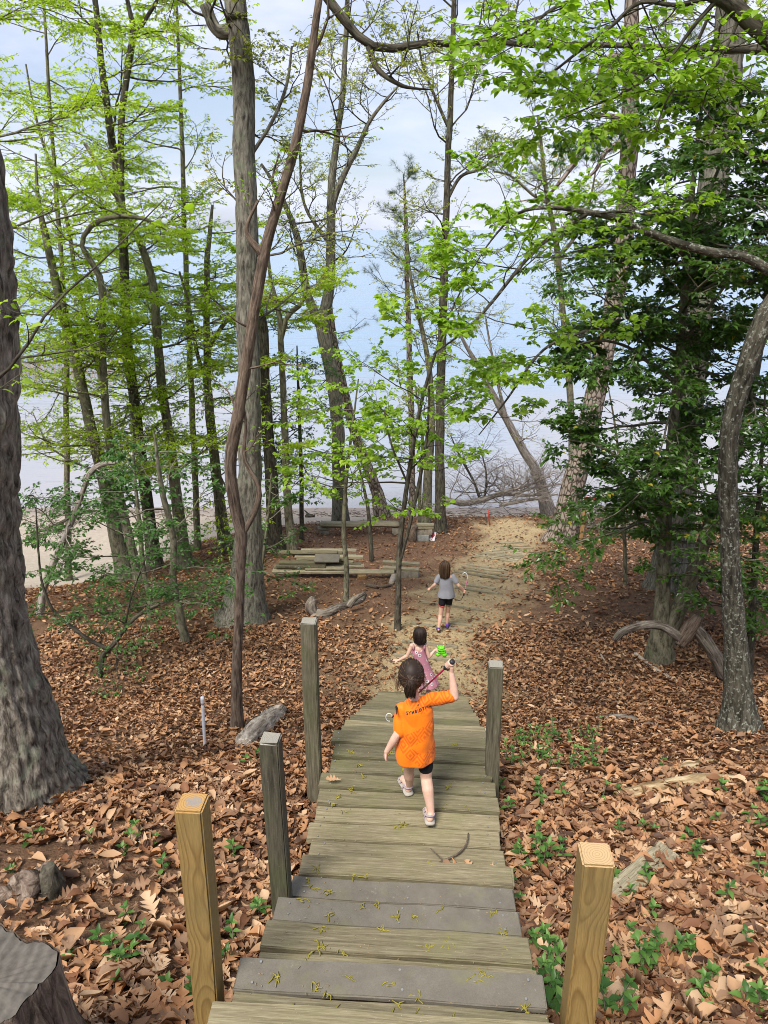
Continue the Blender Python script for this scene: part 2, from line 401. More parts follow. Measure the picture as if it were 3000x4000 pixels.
def plain(name, col, rough=0.6, spec=0.4, metal=0.0, var=0.15, sc=25.0, bs=0.0, bsc=60):
    m, nt, b, o = base_mat(name)
    v = coords(nt); f = noise(nt, v, sc, 4)
    lo = tuple(c * (1 - var) for c in col); hi = tuple(min(1, c * (1 + var)) for c in col)
    c = ramp(nt, [(0.3, lo), (0.7, hi)], f).outputs[0]; nt.links.new(c, b.inputs['Base Color'])
    b.inputs['Roughness'].default_value = rough; b.inputs['Specular IOR Level'].default_value = spec; b.inputs['Metallic'].default_value = metal
    if bs: bump(nt, b, noise(nt, v, bsc, 4), bs, 0.01)
    return m
M['screw'] = plain('screw_zinc', (.42, .42, .40), 0.4, 0.5, 0.8)
M['block'] = plain('concrete_block', (.30, .27, .215), 0.95, 0.1, 0, .3, 9, .6, 120)
M['block_grey'] = plain('grey_concrete_block', (.27, .28, .26), 0.95, 0.1, 0, .25, 9, .6, 120)
M['pvc'] = plain('white_plastic_pipe', (.66, .68, .72), 0.35, 0.5, 0, .08, 12)
M['catkin'] = plain('oak_catkin', (.22, .19, .035), 0.9, 0.1, 0, .4, 60)
M['twig'] = plain('dry_twig', (.11, .085, .065), 0.9, 0.1, 0, .4, 40)
M['twig_pale'] = plain('bleached_stick', (.36, .31, .25), 0.9, 0.1, 0, .3, 40)

def bark(name, cols, vs=(1, 1, .28), fs=22, bs=0.8, lichen=None, lamt=0.6, lsc=9.0, plates=False):
    m, nt, b, o = base_mat(name)
    an = nt.nodes.new('ShaderNodeAttribute'); an.attribute_name = 'wc'; mp = nt.nodes.new('ShaderNodeMapping'); mp.inputs['Scale'].default_value = vs
    nt.links.new(an.outputs['Vector'], mp.inputs[0]); v = mp.outputs[0]; w = an.outputs['Vector']
    f = noise(nt, v, fs, 6, 0.68, 0.5)
    if plates:
        vo = nt.nodes.new('ShaderNodeTexVoronoi'); vo.feature = 'DISTANCE_TO_EDGE'; vo.inputs['Scale'].default_value = fs * 0.36
        nt.links.new(v, vo.inputs['Vector']); e = ramp(nt, [(0.0, (.25, .25, .25)), (0.2, (1, 1, 1))], vo.outputs['Distance']).outputs[0]
        f = math_(nt, 'MULTIPLY', math_(nt, 'ADD', math_(nt, 'MULTIPLY', f, 0.6), 0.4), math_(nt, 'ADD', math_(nt, 'MULTIPLY', e, 0.7), 0.3))
    c = ramp(nt, [(0.36, cols[0]), (0.5, cols[1]), (0.64, cols[2])], f).outputs[0]
    big = noise(nt, w, 1.7, 4); c = mixc(nt, 0.6, c, ramp(nt, [(0.3, (.65, .65, .65)), (0.7, (1.25, 1.25, 1.25))], big).outputs[0], 'MULTIPLY')
    if lichen:
        l = noise(nt, w, lsc, 5, 0.7); c = mixc(nt, ramp(nt, [(0.55, (0, 0, 0)), (0.62, (lamt,) * 3)], l).outputs[0], c, lichen)
    nt.links.new(c, b.inputs['Base Color']); b.inputs['Roughness'].default_value = 0.95; b.inputs['Specular IOR Level'].default_value = 0.1
    bump(nt, b, f, bs, 0.02); return m
M['bark_big'] = bark('furrowed_bark', [(.045, .038, .03), (.17, .148, .118), (.32, .285, .235)], (1, 1, .3), 30, .9, (.21, .235, .16), .55, 7)
M['bark_oak'] = bark('grey_oak_bark', [(.05, .045, .036), (.15, .14, .11), (.25, .235, .19)], (1, 1, .22), 26, .9, (.16, .19, .12), .5, 5)
M['bark_red'] = bark('red_brown_bark', [(.05, .037, .028), (.135, .10, .074), (.22, .17, .13)], (1, 1, .15), 46, .7)
M['bark_dark'] = bark('dark_bark', [(.025, .022, .017), (.075, .067, .05), (.14, .125, .095)], (1, 1, .25), 24, .8, (.11, .125, .075), .5, 4)
M['bark_green'] = bark('mossy_grey_bark', [(.055, .05, .034), (.15, .14, .095), (.235, .22, .155)], (1, 1, .4), 18, .5, (.15, .17, .09), .6, 5)
M['bark_pine'] = bark('plated_pine_bark', [(.05, .038, .03), (.17, .135, .108), (.28, .235, .195)], (1, 1, .45), 26, 1.0, plates=True)
M['bark_lichen'] = bark('lichen_spotted_bark', [(.022, .02, .015), (.068, .062, .046), (.13, .12, .092)], (1, 1, .2), 30, .9, (.34, .36, .30), .75, 30)
M['bark_dead'] = bark('bleached_dead_wood', [(.10, .08, .065), (.27, .235, .20), (.45, .41, .36)], (1, 1, .15), 24, .8)
M['deadwood'] = bark('grey_fallen_wood', [(.05, .04, .03), (.16, .135, .11), (.30, .265, .22)], (1, 1, .16), 26, .9, (.15, .16, .10), .4, 6)
M['punk'] = bark('rotten_tan_wood', [(.14, .085, .04), (.33, .24, .13), (.52, .42, .27)], (1, 1, .16), 24, .9)
M['bleached'] = bark('bleached_split_wood', [(.15, .115, .085), (.38, .32, .255), (.62, .55, .455)], (1, 1, .12), 30, .9)
M['stump_bark'] = bark('stump_bark', [(.05, .037, .028), (.17, .125, .095), (.31, .245, .195)], (1, 1, .2), 26, 1.0)

def leaf_mat(name, cols, trans=0.4, rough=0.45, spec=0.35, tcol=None):
    """thin leaf: colour from a per-leaf random value, light shines through it"""
    m, nt, b, o = base_mat(name)
    a = nt.nodes.new('ShaderNodeAttribute'); a.attribute_name = 'rnd'
    k = len(cols); c = ramp(nt, [(i / (k - 1), cc) for i, cc in enumerate(cols)], a.outputs['Fac']).outputs[0]
    nt.links.new(c, b.inputs['Base Color']); b.inputs['Roughness'].default_value = rough; b.inputs['Specular IOR Level'].default_value = spec
    if trans > 0:
        t = nt.nodes.new('ShaderNodeBsdfTranslucent'); tc = mixc(nt, 1.0, c, tcol or (1.35, 1.45, 0.7), 'MULTIPLY'); nt.links.new(tc, t.inputs['Color'])
        mx = nt.nodes.new('ShaderNodeMixShader'); mx.inputs[0].default_value = trans
        nt.links.new(b.outputs[0], mx.inputs[1]); nt.links.new(t.outputs[0], mx.inputs[2]); nt.links.new(mx.outputs[0], o.inputs[0])
    return m
M['leaf_beech'] = leaf_mat('spring_beech_leaf', [(.20, .29, .018), (.30, .42, .026), (.41, .53, .04), (.52, .61, .09)], .6)
M['leaf_oak'] = leaf_mat('young_oak_leaf', [(.14, .18, .03), (.24, .29, .05), (.34, .37, .08), (.38, .28, .09)], .45)
M['leaf_bright'] = leaf_mat('bright_sapling_leaf', [(.12, .22, .018), (.20, .34, .026), (.29, .44, .036), (.40, .53, .07)], .5)
M['leaf_holly'] = leaf_mat('dark_holly_leaf', [(.028, .065, .012), (.048, .11, .016), (.08, .165, .024), (.14, .25, .035), (.38, .30, .03)], .34, .32, .5)
M['leaf_shrub'] = leaf_mat('understory_leaf', [(.03, .08, .016), (.05, .125, .024), (.085, .185, .034), (.15, .27, .06)], .35)
M['needle'] = leaf_mat('pine_needle', [(.05, .085, .03), (.08, .12, .045), (.12, .16, .06)], .1, .5, .3)
M['litter'] = leaf_mat('dry_leaf', [(.035, .018, .011), (.095, .048, .028), (.21, .092, .042), (.24, .145, .085), (.39, .195, .088), (.43, .27, .15), (.58, .41, .26)], .15, .6, .3, (1.2, 0.9, 0.6))

def ground_mat():
    m, nt, b, o = base_mat('woodland_floor')
    v = coords(nt)
    def A(n):
        a = nt.nodes.new('ShaderNodeAttribute'); a.attribute_name = n; return a.outputs['Fac']
    f = noise(nt, v, 5, 6, .7); g = noise(nt, v, 55, 4, .7); h = noise(nt, v, 17, 5, .65)
    soil = ramp(nt, [(0.3, (.055, .03, .018)), (0.5, (.13, .075, .043)), (0.68, (.22, .135, .08))], math_(nt, 'ADD', math_(nt, 'MULTIPLY', f, .5), math_(nt, 'MULTIPLY', g, .5))).outputs[0]
    clay = ramp(nt, [(0.36, (.22, .155, .08)), (0.5, (.38, .285, .155)), (0.64, (.50, .40, .245))], math_(nt, 'ADD', math_(nt, 'MULTIPLY', h, .5), math_(nt, 'MULTIPLY', g, .5))).outputs[0]
    sand = ramp(nt, [(0.3, (.30, .25, .195)), (0.7, (.45, .39, .32))], math_(nt, 'ADD', math_(nt, 'MULTIPLY', h, .4), math_(nt, 'MULTIPLY', f, .6))).outputs[0]
    mulch = ramp(nt, [(0.35, (.07, .036, .022)), (0.5, (.17, .092, .053)), (0.66, (.30, .19, .115))], g).outputs[0]
    c = mixc(nt, A('clearing'), soil, mulch); c = mixc(nt, A('path'), c, clay); c = mixc(nt, A('sand'), c, sand)
    wet = mixc(nt, A('wet'), c, (.27, .23, .20)); nt.links.new(wet, b.inputs['Base Color'])
    b.inputs['Roughness'].default_value = 0.95; b.inputs['Specular IOR Level'].default_value = 0.15
    bump(nt, b, math_(nt, 'ADD', g, h), 0.7, 0.03); return m
M['ground'] = ground_mat()

def water_mat():
    m, nt, b, o = base_mat('bay_water')
    v = coords(nt, (.35, 1.2, 1)); n1 = noise(nt, v, 1.1, 3, .55); 
    v2 = coords(nt, (.06, .30, 1)); n2 = noise(nt, v2, 1.0, 4, .6); 
    a = nt.nodes.new('ShaderNodeAttribute'); a.attribute_name = 'shallow'
    c = mixc(nt, a.outputs['Fac'], (.19, .29, .39), (.31, .30, .305)); nt.links.new(c, b.inputs['Base Color'])
    b.inputs['Roughness'].default_value = 0.16; b.inputs['IOR'].default_value = 1.33; b.inputs['Specular IOR Level'].default_value = 0.5
    p = bump(nt, b, n2, 0.8, 0.35); bump(nt, b, n1, 0.8, 0.10, p); return m
M['water'] = water_mat()
M['foam'] = plain('beach_foam', (.72, .68, .64), .7, .3, 0, .1, 3)
M['reed'] = plain('dead_reed', (.40, .31, .24), .9, .1, 0, .3, 20)
# ------------------------------------------------------------------ ground, water
def graded(lo, hi, c0, c1, d0, g):
    a = list(np.arange(c0, c1 + 1e-6, d0)); d = d0
    while a[-1] < hi: d *= g; a.append(a[-1] + d)
    b = []; d = d0; x = c0
    while x > lo: d *= g; x -= d; b.append(x)
    return np.array(b[::-1] + a)
gx = graded(-900, 900, -4.5, 5, 0.13, 1.06); gy = graded(-60, 1500, -0.5, 13, 0.13, 1.035)
GX, GY = np.meshgrid(gx, gy); fxv, fyv = GX.ravel(), GY.ravel(); gz = T0(fxv, fyv)
ni, nj = len(gx), len(gy); idx = np.arange(ni * nj).reshape(nj, ni)
q = np.stack([idx[:-1, :-1], idx[:-1, 1:], idx[1:, 1:], idx[1:, :-1]], -1).reshape(-1, 4)
gme = np_mesh('ground', np.stack([fxv, fyv, gz], 1), q, np.full(len(q), 4), True,
              {'path': path_mask(fxv, fyv), 'clearing': clear_mask(fxv, fyv), 'sand': sand_mask(fxv, fyv), 'wet': 1 - sstep(0.05, 0.4, gz)})
GROUND = add('ground', gme, M['ground'], kind='structure')
wx = graded(-30000, 30000, -30, 30, 1.5, 1.12); wy = graded(20, 42000, 24, 60, 1.0, 1.10)
WX, WY = np.meshgrid(wx, wy); idx = np.arange(WX.size).reshape(len(wy), len(wx))
q = np.stack([idx[:-1, :-1], idx[:-1, 1:], idx[1:, 1:], idx[1:, :-1]], -1).reshape(-1, 4)
wn = fbm(WX.ravel() * .06, WY.ravel() * .06, .5, 3)
wme = np_mesh('water', np.stack([WX.ravel(), WY.ravel(), np.zeros(WX.size)], 1), q, np.full(len(q), 4), True,
              {'shallow': 1 - sstep(28, 78, WY.ravel() + (wn - .5) * 40)})
WATER = add('water', wme, M['water'], kind='structure')

# ------------------------------------------------------------------ the stairway
rng = np.random.default_rng(5)
st_root = empty('stairway', stair_pt(3.5, 0, 3.72), (0, 0, -SA), 'long weathered board stairway with a landing descending to the sandy path', 'stairway')
def splace(o, F, s, down):
    """give o, a child of st_root, the place F along, s right, 'down' below the eye"""
    p = stair_pt(F, s, down) - np.array(st_root.location)
    c, sn = math.cos(SA), math.sin(SA)                      # root is turned by -SA
    o.location = (c * p[0] - sn * p[1], sn * p[0] + c * p[1], p[2])
def plank_mesh(name, L, W, H, mat, seed):
    r = random.Random(seed); bm = bmesh.new(); box_bm(bm, (L, W, H), (0, 0, -H / 2), None, 0.005, 2)
    bmesh.ops.subdivide_edges(bm, edges=[e for e in bm.edges if e.calc_length() > L * .8], cuts=9)
    for v in bm.verts:
        t = v.co.x / L * 2
        v.co.z += 0.003 * math.sin(3 * t + seed) + (0.004 if abs(v.co.y) > W * .3 else 0) * r.uniform(.5, 1)
        v.co.y += 0.0025 * math.sin(5 * t + 2 * seed) + r.uniform(-.0012, .0012)
        if abs(t) > .97: v.co.x += r.uniform(-.006, .006)
    me = bm_mesh(name, bm); me.materials.append(mat); return me
SW = 1.13
PW = {k: [plank_mesh('plank', SW, .130, .038, M[k], i) for i in range(4)] for k in ('board', 'board_wet')}
PC = [plank_mesh('composite_plank', SW, .134, .026, M['composite'], i) for i in range(3)]
def plank(F, down, kind='board', dL=0.0, name=None):
    me = random.Random(int(F * 997)).choice(PC if kind == 'composite' else PW[kind])
    o = add('composite_plank' if kind == 'composite' else 'plank', me, None, st_root)
    splace(o, F, rng.normal(0, .008), down + rng.normal(0, .0025)); o.rotation_euler = (rng.normal(0, .006), rng.normal(0, .003), rng.normal(0, .004))
    o.scale = (1 + dL + rng.normal(0, .006), 1, 1); return o
def screws(o, xs, ys, r=.0055):
    for x in xs:
        for y in ys:
            s = add('screw', SCREW, None, o); s.location = (x / o.scale[0] + rng.normal(0, .008), y + rng.normal(0, .006), .0055)
bm = bmesh.new(); bmesh.ops.create_cone(bm, cap_ends=True, segments=10, radius1=.0055, radius2=.0048, depth=.003); SCREW = bm_mesh('screw', bm); SCREW.materials.append(M['screw'])
# first flight: nose distances, levels and boards read off the photograph
flights = [(1.07, 2.02, ('board', 'board')), (1.39, 2.21, ('board', 'composite')), (1.70, 2.40, ('board', 'board')),
           (2.012, 2.59, ('composite', 'board')), (2.328, 2.78, ('board', 'board')), (2.618, 2.97, ('composite', 'composite')), (3.064, 3.16, ('board', 'composite', 'board'))]
for nose, dn, kinds in flights:
    for i, k in enumerate(kinds):
        o = plank(nose - .0695 - i * .1435, dn, k, .012 if k == 'composite' else 0)
        if k == 'composite': screws(o, (-.50, 0.03, .50), (-.035, .04))
for F_, d_ in ((.75, 1.83), (.43, 1.64), (.11, 1.45), (-.2, 1.26)):
    for i in range(2): plank(F_ - .0695 - i * .1435, d_)
# landing
LN = np.array([3.15, 3.29, 3.43, 3.57, 3.717, 3.864, 4.007, 4.16, 4.309])
for i, F_ in enumerate(LN):
    o = plank(F_, 3.35, 'board_wet' if i > 3 else 'board', .0 if i < 6 else (-.05 if i in (6, 7) else .0))
    screws(o, (-.5, .5), (-.04, .04))
# second flight: twelve treads of two boards
for n in range(1, 13):
    for i in range(2): plank(4.38 + .333 * n - .0695 - i * .1435, 3.35 + .2 * n, 'board' if n % 3 else 'board_wet')
def beam(name, F0, d0, F1, d1, s, W=.04, H=.22):
    a = stair_pt(F0, s, d0); b = stair_pt(F1, s, d1); L = np.linalg.norm(b - a)
    bm = bmesh.new(); box_bm(bm, (W, L, H), (0, 0, 0), None, .004)
    o = add(name, bm_mesh(name, bm), M['post_old'], st_root); splace(o, (F0 + F1) / 2, s, (d0 + d1) / 2); o.rotation_euler = (math.atan2(-(d1 - d0), F1 - F0), 0, 0)
for s in (-.48, .48):
    beam('stringer', -.2, 1.50, 3.0, 3.42, s); beam('stringer', 3.02, 3.50, 4.34, 3.50, s); beam('stringer', 4.40, 3.62, 8.3, 5.98, s)
for n in range(0, 12):                                       # risers close the gaps under the nosings
    bm = bmesh.new(); box_bm(bm, (SW - .04, .022, .165), (0, 0, 0), None, .003)
    o = add('riser', bm_mesh('riser', bm), M['board_wet'], st_root); splace(o, 4.38 + .333 * n - .03, 0, 3.35 + .2 * n + .124)
def post(F, xt, xb, top, bot, w, mat, endm, label, seed, chip=0.0):
    """square post: body and its sawn end; leans between its top and bottom x"""
    r = random.Random(seed); h = bot - top
    root = bpy.data.objects.new('post', None)
    bm = bmesh.new(); box_bm(bm, (w, w, h), (0, 0, h / 2), None, .006, 2)
    bmesh.ops.subdivide_edges(bm, edges=[e for e in bm.edges if e.calc_length() > h * .8], cuts=14)
    for v in bm.verts:
        t = v.co.z / h; v.co.x += (xt - xb) * t + .002 * math.sin(7 * t + seed); v.co.y += .002 * math.sin(5 * t + seed * 2)
        if chip and t > .985: v.co.z += r.uniform(-chip, chip * .3)
        v.co.x -= xt - xb
        v.co.z -= h
    me = bm_mesh('post', bm); me.materials.append(mat); me.materials.append(endm)
    for p in me.polygons:
        if p.normal.z > .7 and p.center.z > -h * .05: p.material_index = 1
    o = add('post', me, None, st_root); o['label'] = label
    Fm = F; c = stair_pt(Fm, 0, 0)
    splace(o, F, (xt - c[0]), top); return o
post(1.90, -.633, -.672, 1.76, 3.3, .092, M['post_new'], M['end_l'], 'new yellow pine post with grey blotch on its sawn top', 3)
post(1.86, .672, .694, 1.845, 3.3, .100, M['post_new'], M['end_r'], 'new yellow pine post with ringed pale top', 8)
post(2.75, -.518, -.512, 2.16, 3.7, .090, M['post_old'], M['end_old'], 'short grey weathered post', 5, .012)
post(4.00, -.466, -.474, 2.25, 4.1, .094, M['post_old'], M['end_old'], 'tall weathered post at the landing', 6, .006)
post(4.02, .695, .738, 2.52, 4.1, .089, M['post_old'], M['end_old'], 'dark weathered post with pale top at the landing', 7, .004)
# ------------------------------------------------------------------ leaf templates (length 1 along +Y, face +Z)
def leaf_tpl(st, hw, fold=.12, curl=.1, wave=0.0):
    """stations along the midrib with half widths -> verts, loops, totals"""
    V = []; n = len(st)
    for i, (s, w) in enumerate(zip(st, hw)):
        z = -curl * (s - .2) ** 2
        V.append((0, s, z))
        if w > 0:
            k = wave * (1 if i % 2 else -1)
            V.append((-w, s + .0, z + fold * w * 2 + k)); V.append((w, s, z + fold * w * 2 - k))
    ix = []; c = 0
    for w in hw:
        ix.append((c, c + 1, c + 2) if w > 0 else (c, c, c)); c += 3 if w > 0 else 1
    L, T = [], []
    for a, b in zip(ix[:-1], ix[1:]):
        for s in (1, 2):
            f = [a[0], a[s], b[s], b[0]] if s == 2 else [a[0], b[0], b[s], a[s]]
            f = [x for i, x in enumerate(f) if x not in f[:i]]
            if len(f) > 2: L += f; T.append(len(f))
    return np.array(V), np.array(L), np.array(T)
TPL = {
    'oval': leaf_tpl([0, .45, 1], [0, .25, 0], .18, .25),
    'wide': leaf_tpl([0, .3, .65, 1], [0, .3, .3, 0], .15, .35),
    'holly': leaf_tpl([0, .45, 1], [0, .27, 0], .3, .15),
    'bud': leaf_tpl([0, .5, 1], [0, .2, 0], .3, .3),
    'needle': leaf_tpl([0, 1], [.011, 0], .0, .15),
}
SPEC = {  # wobble, upward pull, flatness of side twigs, child angle, leaves per twig, leaf size, template, material
    'beech': dict(wob=.16, trop=.02, flat=.25, ang=(35, 60), nl=12, ls=.084, tpl='oval', mat='leaf_beech', lev=3, nch=(8, 6)),
    'oak': dict(wob=.24, trop=.07, flat=.8, ang=(30, 65), nl=9, ls=.07, tpl='oval', mat='leaf_oak', lev=3, nch=(6, 5)),
    'bright': dict(wob=.15, trop=.05, flat=.45, ang=(30, 55), nl=9, ls=.085, tpl='wide', mat='leaf_bright', lev=3, nch=(5, 3)),
    'holly': dict(wob=.18, trop=-.01, flat=.45, ang=(35, 65), nl=16, ls=.086, tpl='holly', mat='leaf_holly', lev=3, nch=(7, 6)),
    'pine': dict(wob=.22, trop=.10, flat=.7, ang=(30, 60), nl=0, ls=.15, tpl='needle', mat='needle', lev=3, nch=(4, 4)),
    'bare': dict(wob=.26, trop=.08, flat=.9, ang=(30, 65), nl=0, ls=.05, tpl='bud', mat='leaf_oak', lev=3, nch=(4, 4)),
}
def unit(v): return v / (np.linalg.norm(v) + 1e-9)
class Grow:
    def __init__(s, sp, seed, **over):
        s.sp = dict(SPEC[sp]); s.sp.update(over); s.kind = sp; s.r = np.random.default_rng(seed); s.T = []; s.big = []
        s.lp, s.ld, s.ln, s.ls = [], [], [], []
    def branch(s, p, d, L, r, lvl):
        sp, g = s.sp, s.r; n = 7 if lvl == 0 else (5 if lvl < sp['lev'] - 1 else 3)
        P = [np.array(p, float)]; d = unit(np.array(d, float)); D = [d]
        for i in range(n - 1):
            d = unit(d + g.normal(0, sp['wob'], 3) + np.array((0, 0, sp['trop']))); P.append(P[-1] + d * L / (n - 1)); D.append(d)
        P = np.array(P); rad = np.linspace(r, max(r * .3, .0014), n); s.T.append((P, rad))
        last = lvl >= sp['lev'] - 1
        if not last:
            k = sp['nch'][min(lvl, len(sp['nch']) - 1)]; k = max(2, int(round(k * g.uniform(.75, 1.3))))
            for j in range(k):
                t = .22 + .78 * (j + g.uniform(.2, .9)) / k; i = min(n - 2, int(t * (n - 1))); f = t * (n - 1) - i
                q = P[i] + (P[i + 1] - P[i]) * min(f, 1); dd = D[i]
                sd = np.cross(dd, (0, 0, 1)) * (1 if j % 2 else -1); sd = unit(sd + g.normal(0, .35, 3)); sd[2] *= sp['flat']
                a = R(g.uniform(*sp['ang'])); cd = dd * math.cos(a) + unit(sd) * math.sin(a)
                s.branch(q, cd, L * g.uniform(.38, .62) * (1.15 - .45 * t), max(rad[i] * .6, .0022), lvl + 1)
        if last or lvl == sp['lev'] - 2:
            if s.kind == 'pine': s.tuft(P[-1], D[-1]); (last and g.random() < .6) and s.tuft(P[-2], D[-2])
            else: s.leaves(P, D, sp['nl'] if last else sp['nl'] // 2)
    def leaves(s, P, D, nl):
        g = s.r; n = len(P); m = int(round(nl * g.uniform(.6, 1.3)))
        if m < 1: return
        t = g.uniform(.1, 1.0, m); i = np.minimum(n - 2, (t * (n - 1)).astype(int)); D = np.array(D)
        q = P[i] + (P[i + 1] - P[i]) * (t * (n - 1) - i)[:, None]; dd = D[i]
        sd = np.stack([dd[:, 1], -dd[:, 0], np.zeros(m)], 1); sd /= np.linalg.norm(sd, axis=1, keepdims=True) + 1e-6
        sd *= np.where(np.arange(m) % 2, 1, -1)[:, None]
        d = dd * g.uniform(.2, 1.0, (m, 1)) + sd * g.uniform(.5, 1.0, (m, 1)); d[:, 2] += g.normal(-.18, .25, m)
        d /= np.linalg.norm(d, axis=1, keepdims=True)
        nn = g.normal(0, .38, (m, 3)); nn[:, 2] += 1
        s.lp.append(q + d * .01); s.ld.append(d); s.ln.append(nn); s.ls.append(s.sp['ls'] * g.uniform(.6, 1.25, m))
    def tuft(s, p, d):
        g = s.r; m = 26; v = g.normal(0, 1, (m, 3)); v /= np.linalg.norm(v, axis=1, keepdims=True)
        s.lp.append(p - d * g.uniform(0, .12, (m, 1))); s.ld.append(v + d * .9); s.ln.append(g.normal(0, 1, (m, 3))); s.ls.append(s.sp['ls'] * g.uniform(.7, 1.2, m))
    def along(s, P, rad, n, t0, t1, L, elev=(10, 50), rr=.35, az=None, taper=.35, lvl=0):
        """n side branches off the polyline P between fractions t0..t1"""
        g = s.r
        for j in range(n):
            t = t0 + (t1 - t0) * (j + g.uniform(.1, .9)) / n; i = min(len(P) - 2, int(t * (len(P) - 1)))
            a = (j * 2.4 + g.uniform(-.5, .5)) if az is None else R(g.uniform(*az)); e = R(g.uniform(*elev))
            d = np.array((math.sin(a) * math.cos(e), math.cos(a) * math.cos(e), math.sin(e)))
            l = L * g.uniform(.7, 1.25) * (1 - taper * (t - t0) / max(t1 - t0, .01))
            s.branch(P[i], d, l, min(rad[i] * .5, .012 * l + .006) * (rr / .35), lvl)
    def crown_mesh(s, cmax=1.0):
        if not s.lp: return None
        V, L, T = TPL[s.sp['tpl']]
        P = np.concatenate(s.lp); x, y, z = frames(np.concatenate(s.ld), np.concatenate(s.ln)); rn = s.r.random(len(P)) * cmax
        cl = vnoise(P[:, 0] * 1.1, P[:, 1] * 1.1, P[:, 2] * 1.1); rn = np.clip(.55 * rn + .45 * cl, 0, 1)
        if s.kind == 'holly':
            rn = rn * .75; k = s.r.random(len(P)); rn = np.where(k > .988, .97, np.minimum(rn, .72))
        v, l, t, a = scatter(V, L, T, P, x, y, z, np.concatenate(s.ls), rn)
        return np_mesh('crown', v, l, t, False, {'rnd': a})
def pxpath(pts, F, n=None):
    """[(px,py,width px[,F])...] -> (P, radii)"""
    A = []
    for p in pts:
        q = at(p[0], p[1], p[3] if len(p) > 3 else F); A.append((*q, px2m(p[2], q) / 2))
    A = np.array(A); L = np.linalg.norm(np.diff(A[:, :3], axis=0), axis=1).sum()
    return A, L
def tree(name, label, F, trunk, limbs=(), mat='bark_dark', kind='oak', seed=1, br=(), sides=12, barkd=0.0, bfreq=30, flare=1.5, ext=3.0, rings=26, cat='tree', group=None, over=None, limb_br=None, cmax=1.0, sink=.15, leafy=True):
    g = np.random.default_rng(seed)
    A, L = pxpath(trunk, F)
    b = A[0].copy(); 
    gz_ = TZ(b[0], b[1])
    A[0, 2] = min(A[0, 2], gz_ + .02)
    if A[0, 2] > gz_ - sink:                                          # root the stem in the ground
        A = np.vstack([[A[0, 0] + (A[0, 0] - A[1, 0]) * .02, A[0, 1], gz_ - sink, A[0, 3] * 1.12], A])
    if trunk[-1][1] < 20 and ext > 0:                                 # the stem goes on above the frame
        d = unit(A[-1, :3] - A[-2, :3])
        for k in range(1, 4): A = np.vstack([A, [*(A[-1, :3] + (d + np.array((0, 0, .3))) * ext / 3 + g.normal(0, .08, 3)), A[-1, 3] * .75]])
    S = resample(A, rings); P, rad = S[:, :3], S[:, 3].copy()
    h = P[:, 2] - gz_; rad *= 1 + (flare - 1) * np.exp(-np.clip(h, 0, 9) / (2.2 * rad[0] + .02))
    P[1:] += (fbm(P[1:, 2] * 1.3, seed, .5, 2)[:, None] - .5) * np.array((.06, .06, 0)) * np.minimum(1, rad[1:] / .1)[:, None]
    root = empty(name, (P[0, 0], P[0, 1], gz_), label=label, cat=cat, group=group)
    T = [(P, rad)]
    G = Grow(kind, seed * 7 + 1, **(over or {}))
    for spec in br: G.along(P, rad, **spec)
    for lm in limbs:
        lp = lm['p']; B, l2 = pxpath(lp, lm.get('F', F))
        i = np.argmin(np.linalg.norm(P - B[0, :3], axis=1)); 
        if lm.get('snap', True): B = np.vstack([[*P[i], min(B[0, 3], rad[i]) * 1.0], B[1:]])
        if lp[-1][1] < 20 and lm.get('ext', 1.5) > 0:
            d = unit(B[-1, :3] - B[-2, :3]); B = np.vstack([B, [*(B[-1, :3] + d * lm.get('ext', 1.5)), B[-1, 3] * .5]])
        S2 = resample(B, lm.get('n', 18)); T.append((S2[:, :3], S2[:, 3]))
        for spec in lm.get('br', limb_br or ()): G.along(S2[:, :3], S2[:, 3], **spec)
    for k, tb in enumerate(T):
        sd = sides if k == 0 else max(8, sides // 2)
        V, Q = tubes([tb], sd, barkd if k == 0 or tb[1].max() > .05 else 0, bfreq); nm = 'trunk' if k == 0 else 'limb'
        add(nm, np_mesh(nm, local(root, V), Q, np.full(len(Q), 4)), M[mat], root)
    if G.T:
        V, Q = tubes(G.T, 3)
        add('branches', np_mesh('branches', local(root, V), Q, np.full(len(Q), 4)), M['bark_dark' if mat in ('bark_oak', 'bark_big', 'bark_pine') else mat], root, kind='stuff')
    if leafy:
        me = G.crown_mesh(cmax)
        if me is not None:
            me.transform(Matrix.Translation(-Vector(root.location)))
            add('crown', me, M[G.sp['mat']], root, kind='stuff')
    return root, G, P, rad
# ------------------------------------------------------------------ the trees, left to right
tree('oak_tree', 'massive furrowed grey trunk filling the left edge of the view', 4.25,
     [(70, 3060, 330), (-10, 2700, 300), (-70, 2350, 300), (-95, 1900, 310), (-110, 1630, 330), (-150, 1200, 350), (-190, 800, 360), (-260, 300, 380)],
     mat='bark_big', kind='oak', seed=3, sides=120, barkd=.030, bfreq=30, rings=190, flare=1.45)
tree('oak_tree', 'tall straight grey oak rising behind the crooked red-brown sapling', 11.5,
     [(950, 2420, 120), (962, 2250, 105), (970, 2000, 92), (976, 1800, 88), (972, 1450, 86), (966, 1085, 86), (960, 720, 84), (954, 360, 84), (931, 90, 84), (922, 0, 82)],
     [dict(p=[(925, 130, 60), (850, 120, 46), (800, 20, 44)], br=[dict(n=3, t0=.4, t1=1, L=1.6, elev=(-10, 50))]),
      dict(p=[(985, 640, 16), (1060, 480, 14), (1120, 330, 12), (1140, 180, 9)], br=[dict(n=4, t0=.3, t1=1, L=1.0)])],
     mat='bark_oak', kind='oak', seed=11, sides=64, barkd=.014, bfreq=26, rings=200, flare=1.9, ext=5,
     br=[dict(n=9, t0=.30, t1=.8, L=1.5, elev=(-5, 45)), dict(n=8, t0=.8, t1=1, L=2.2, elev=(0, 50))])
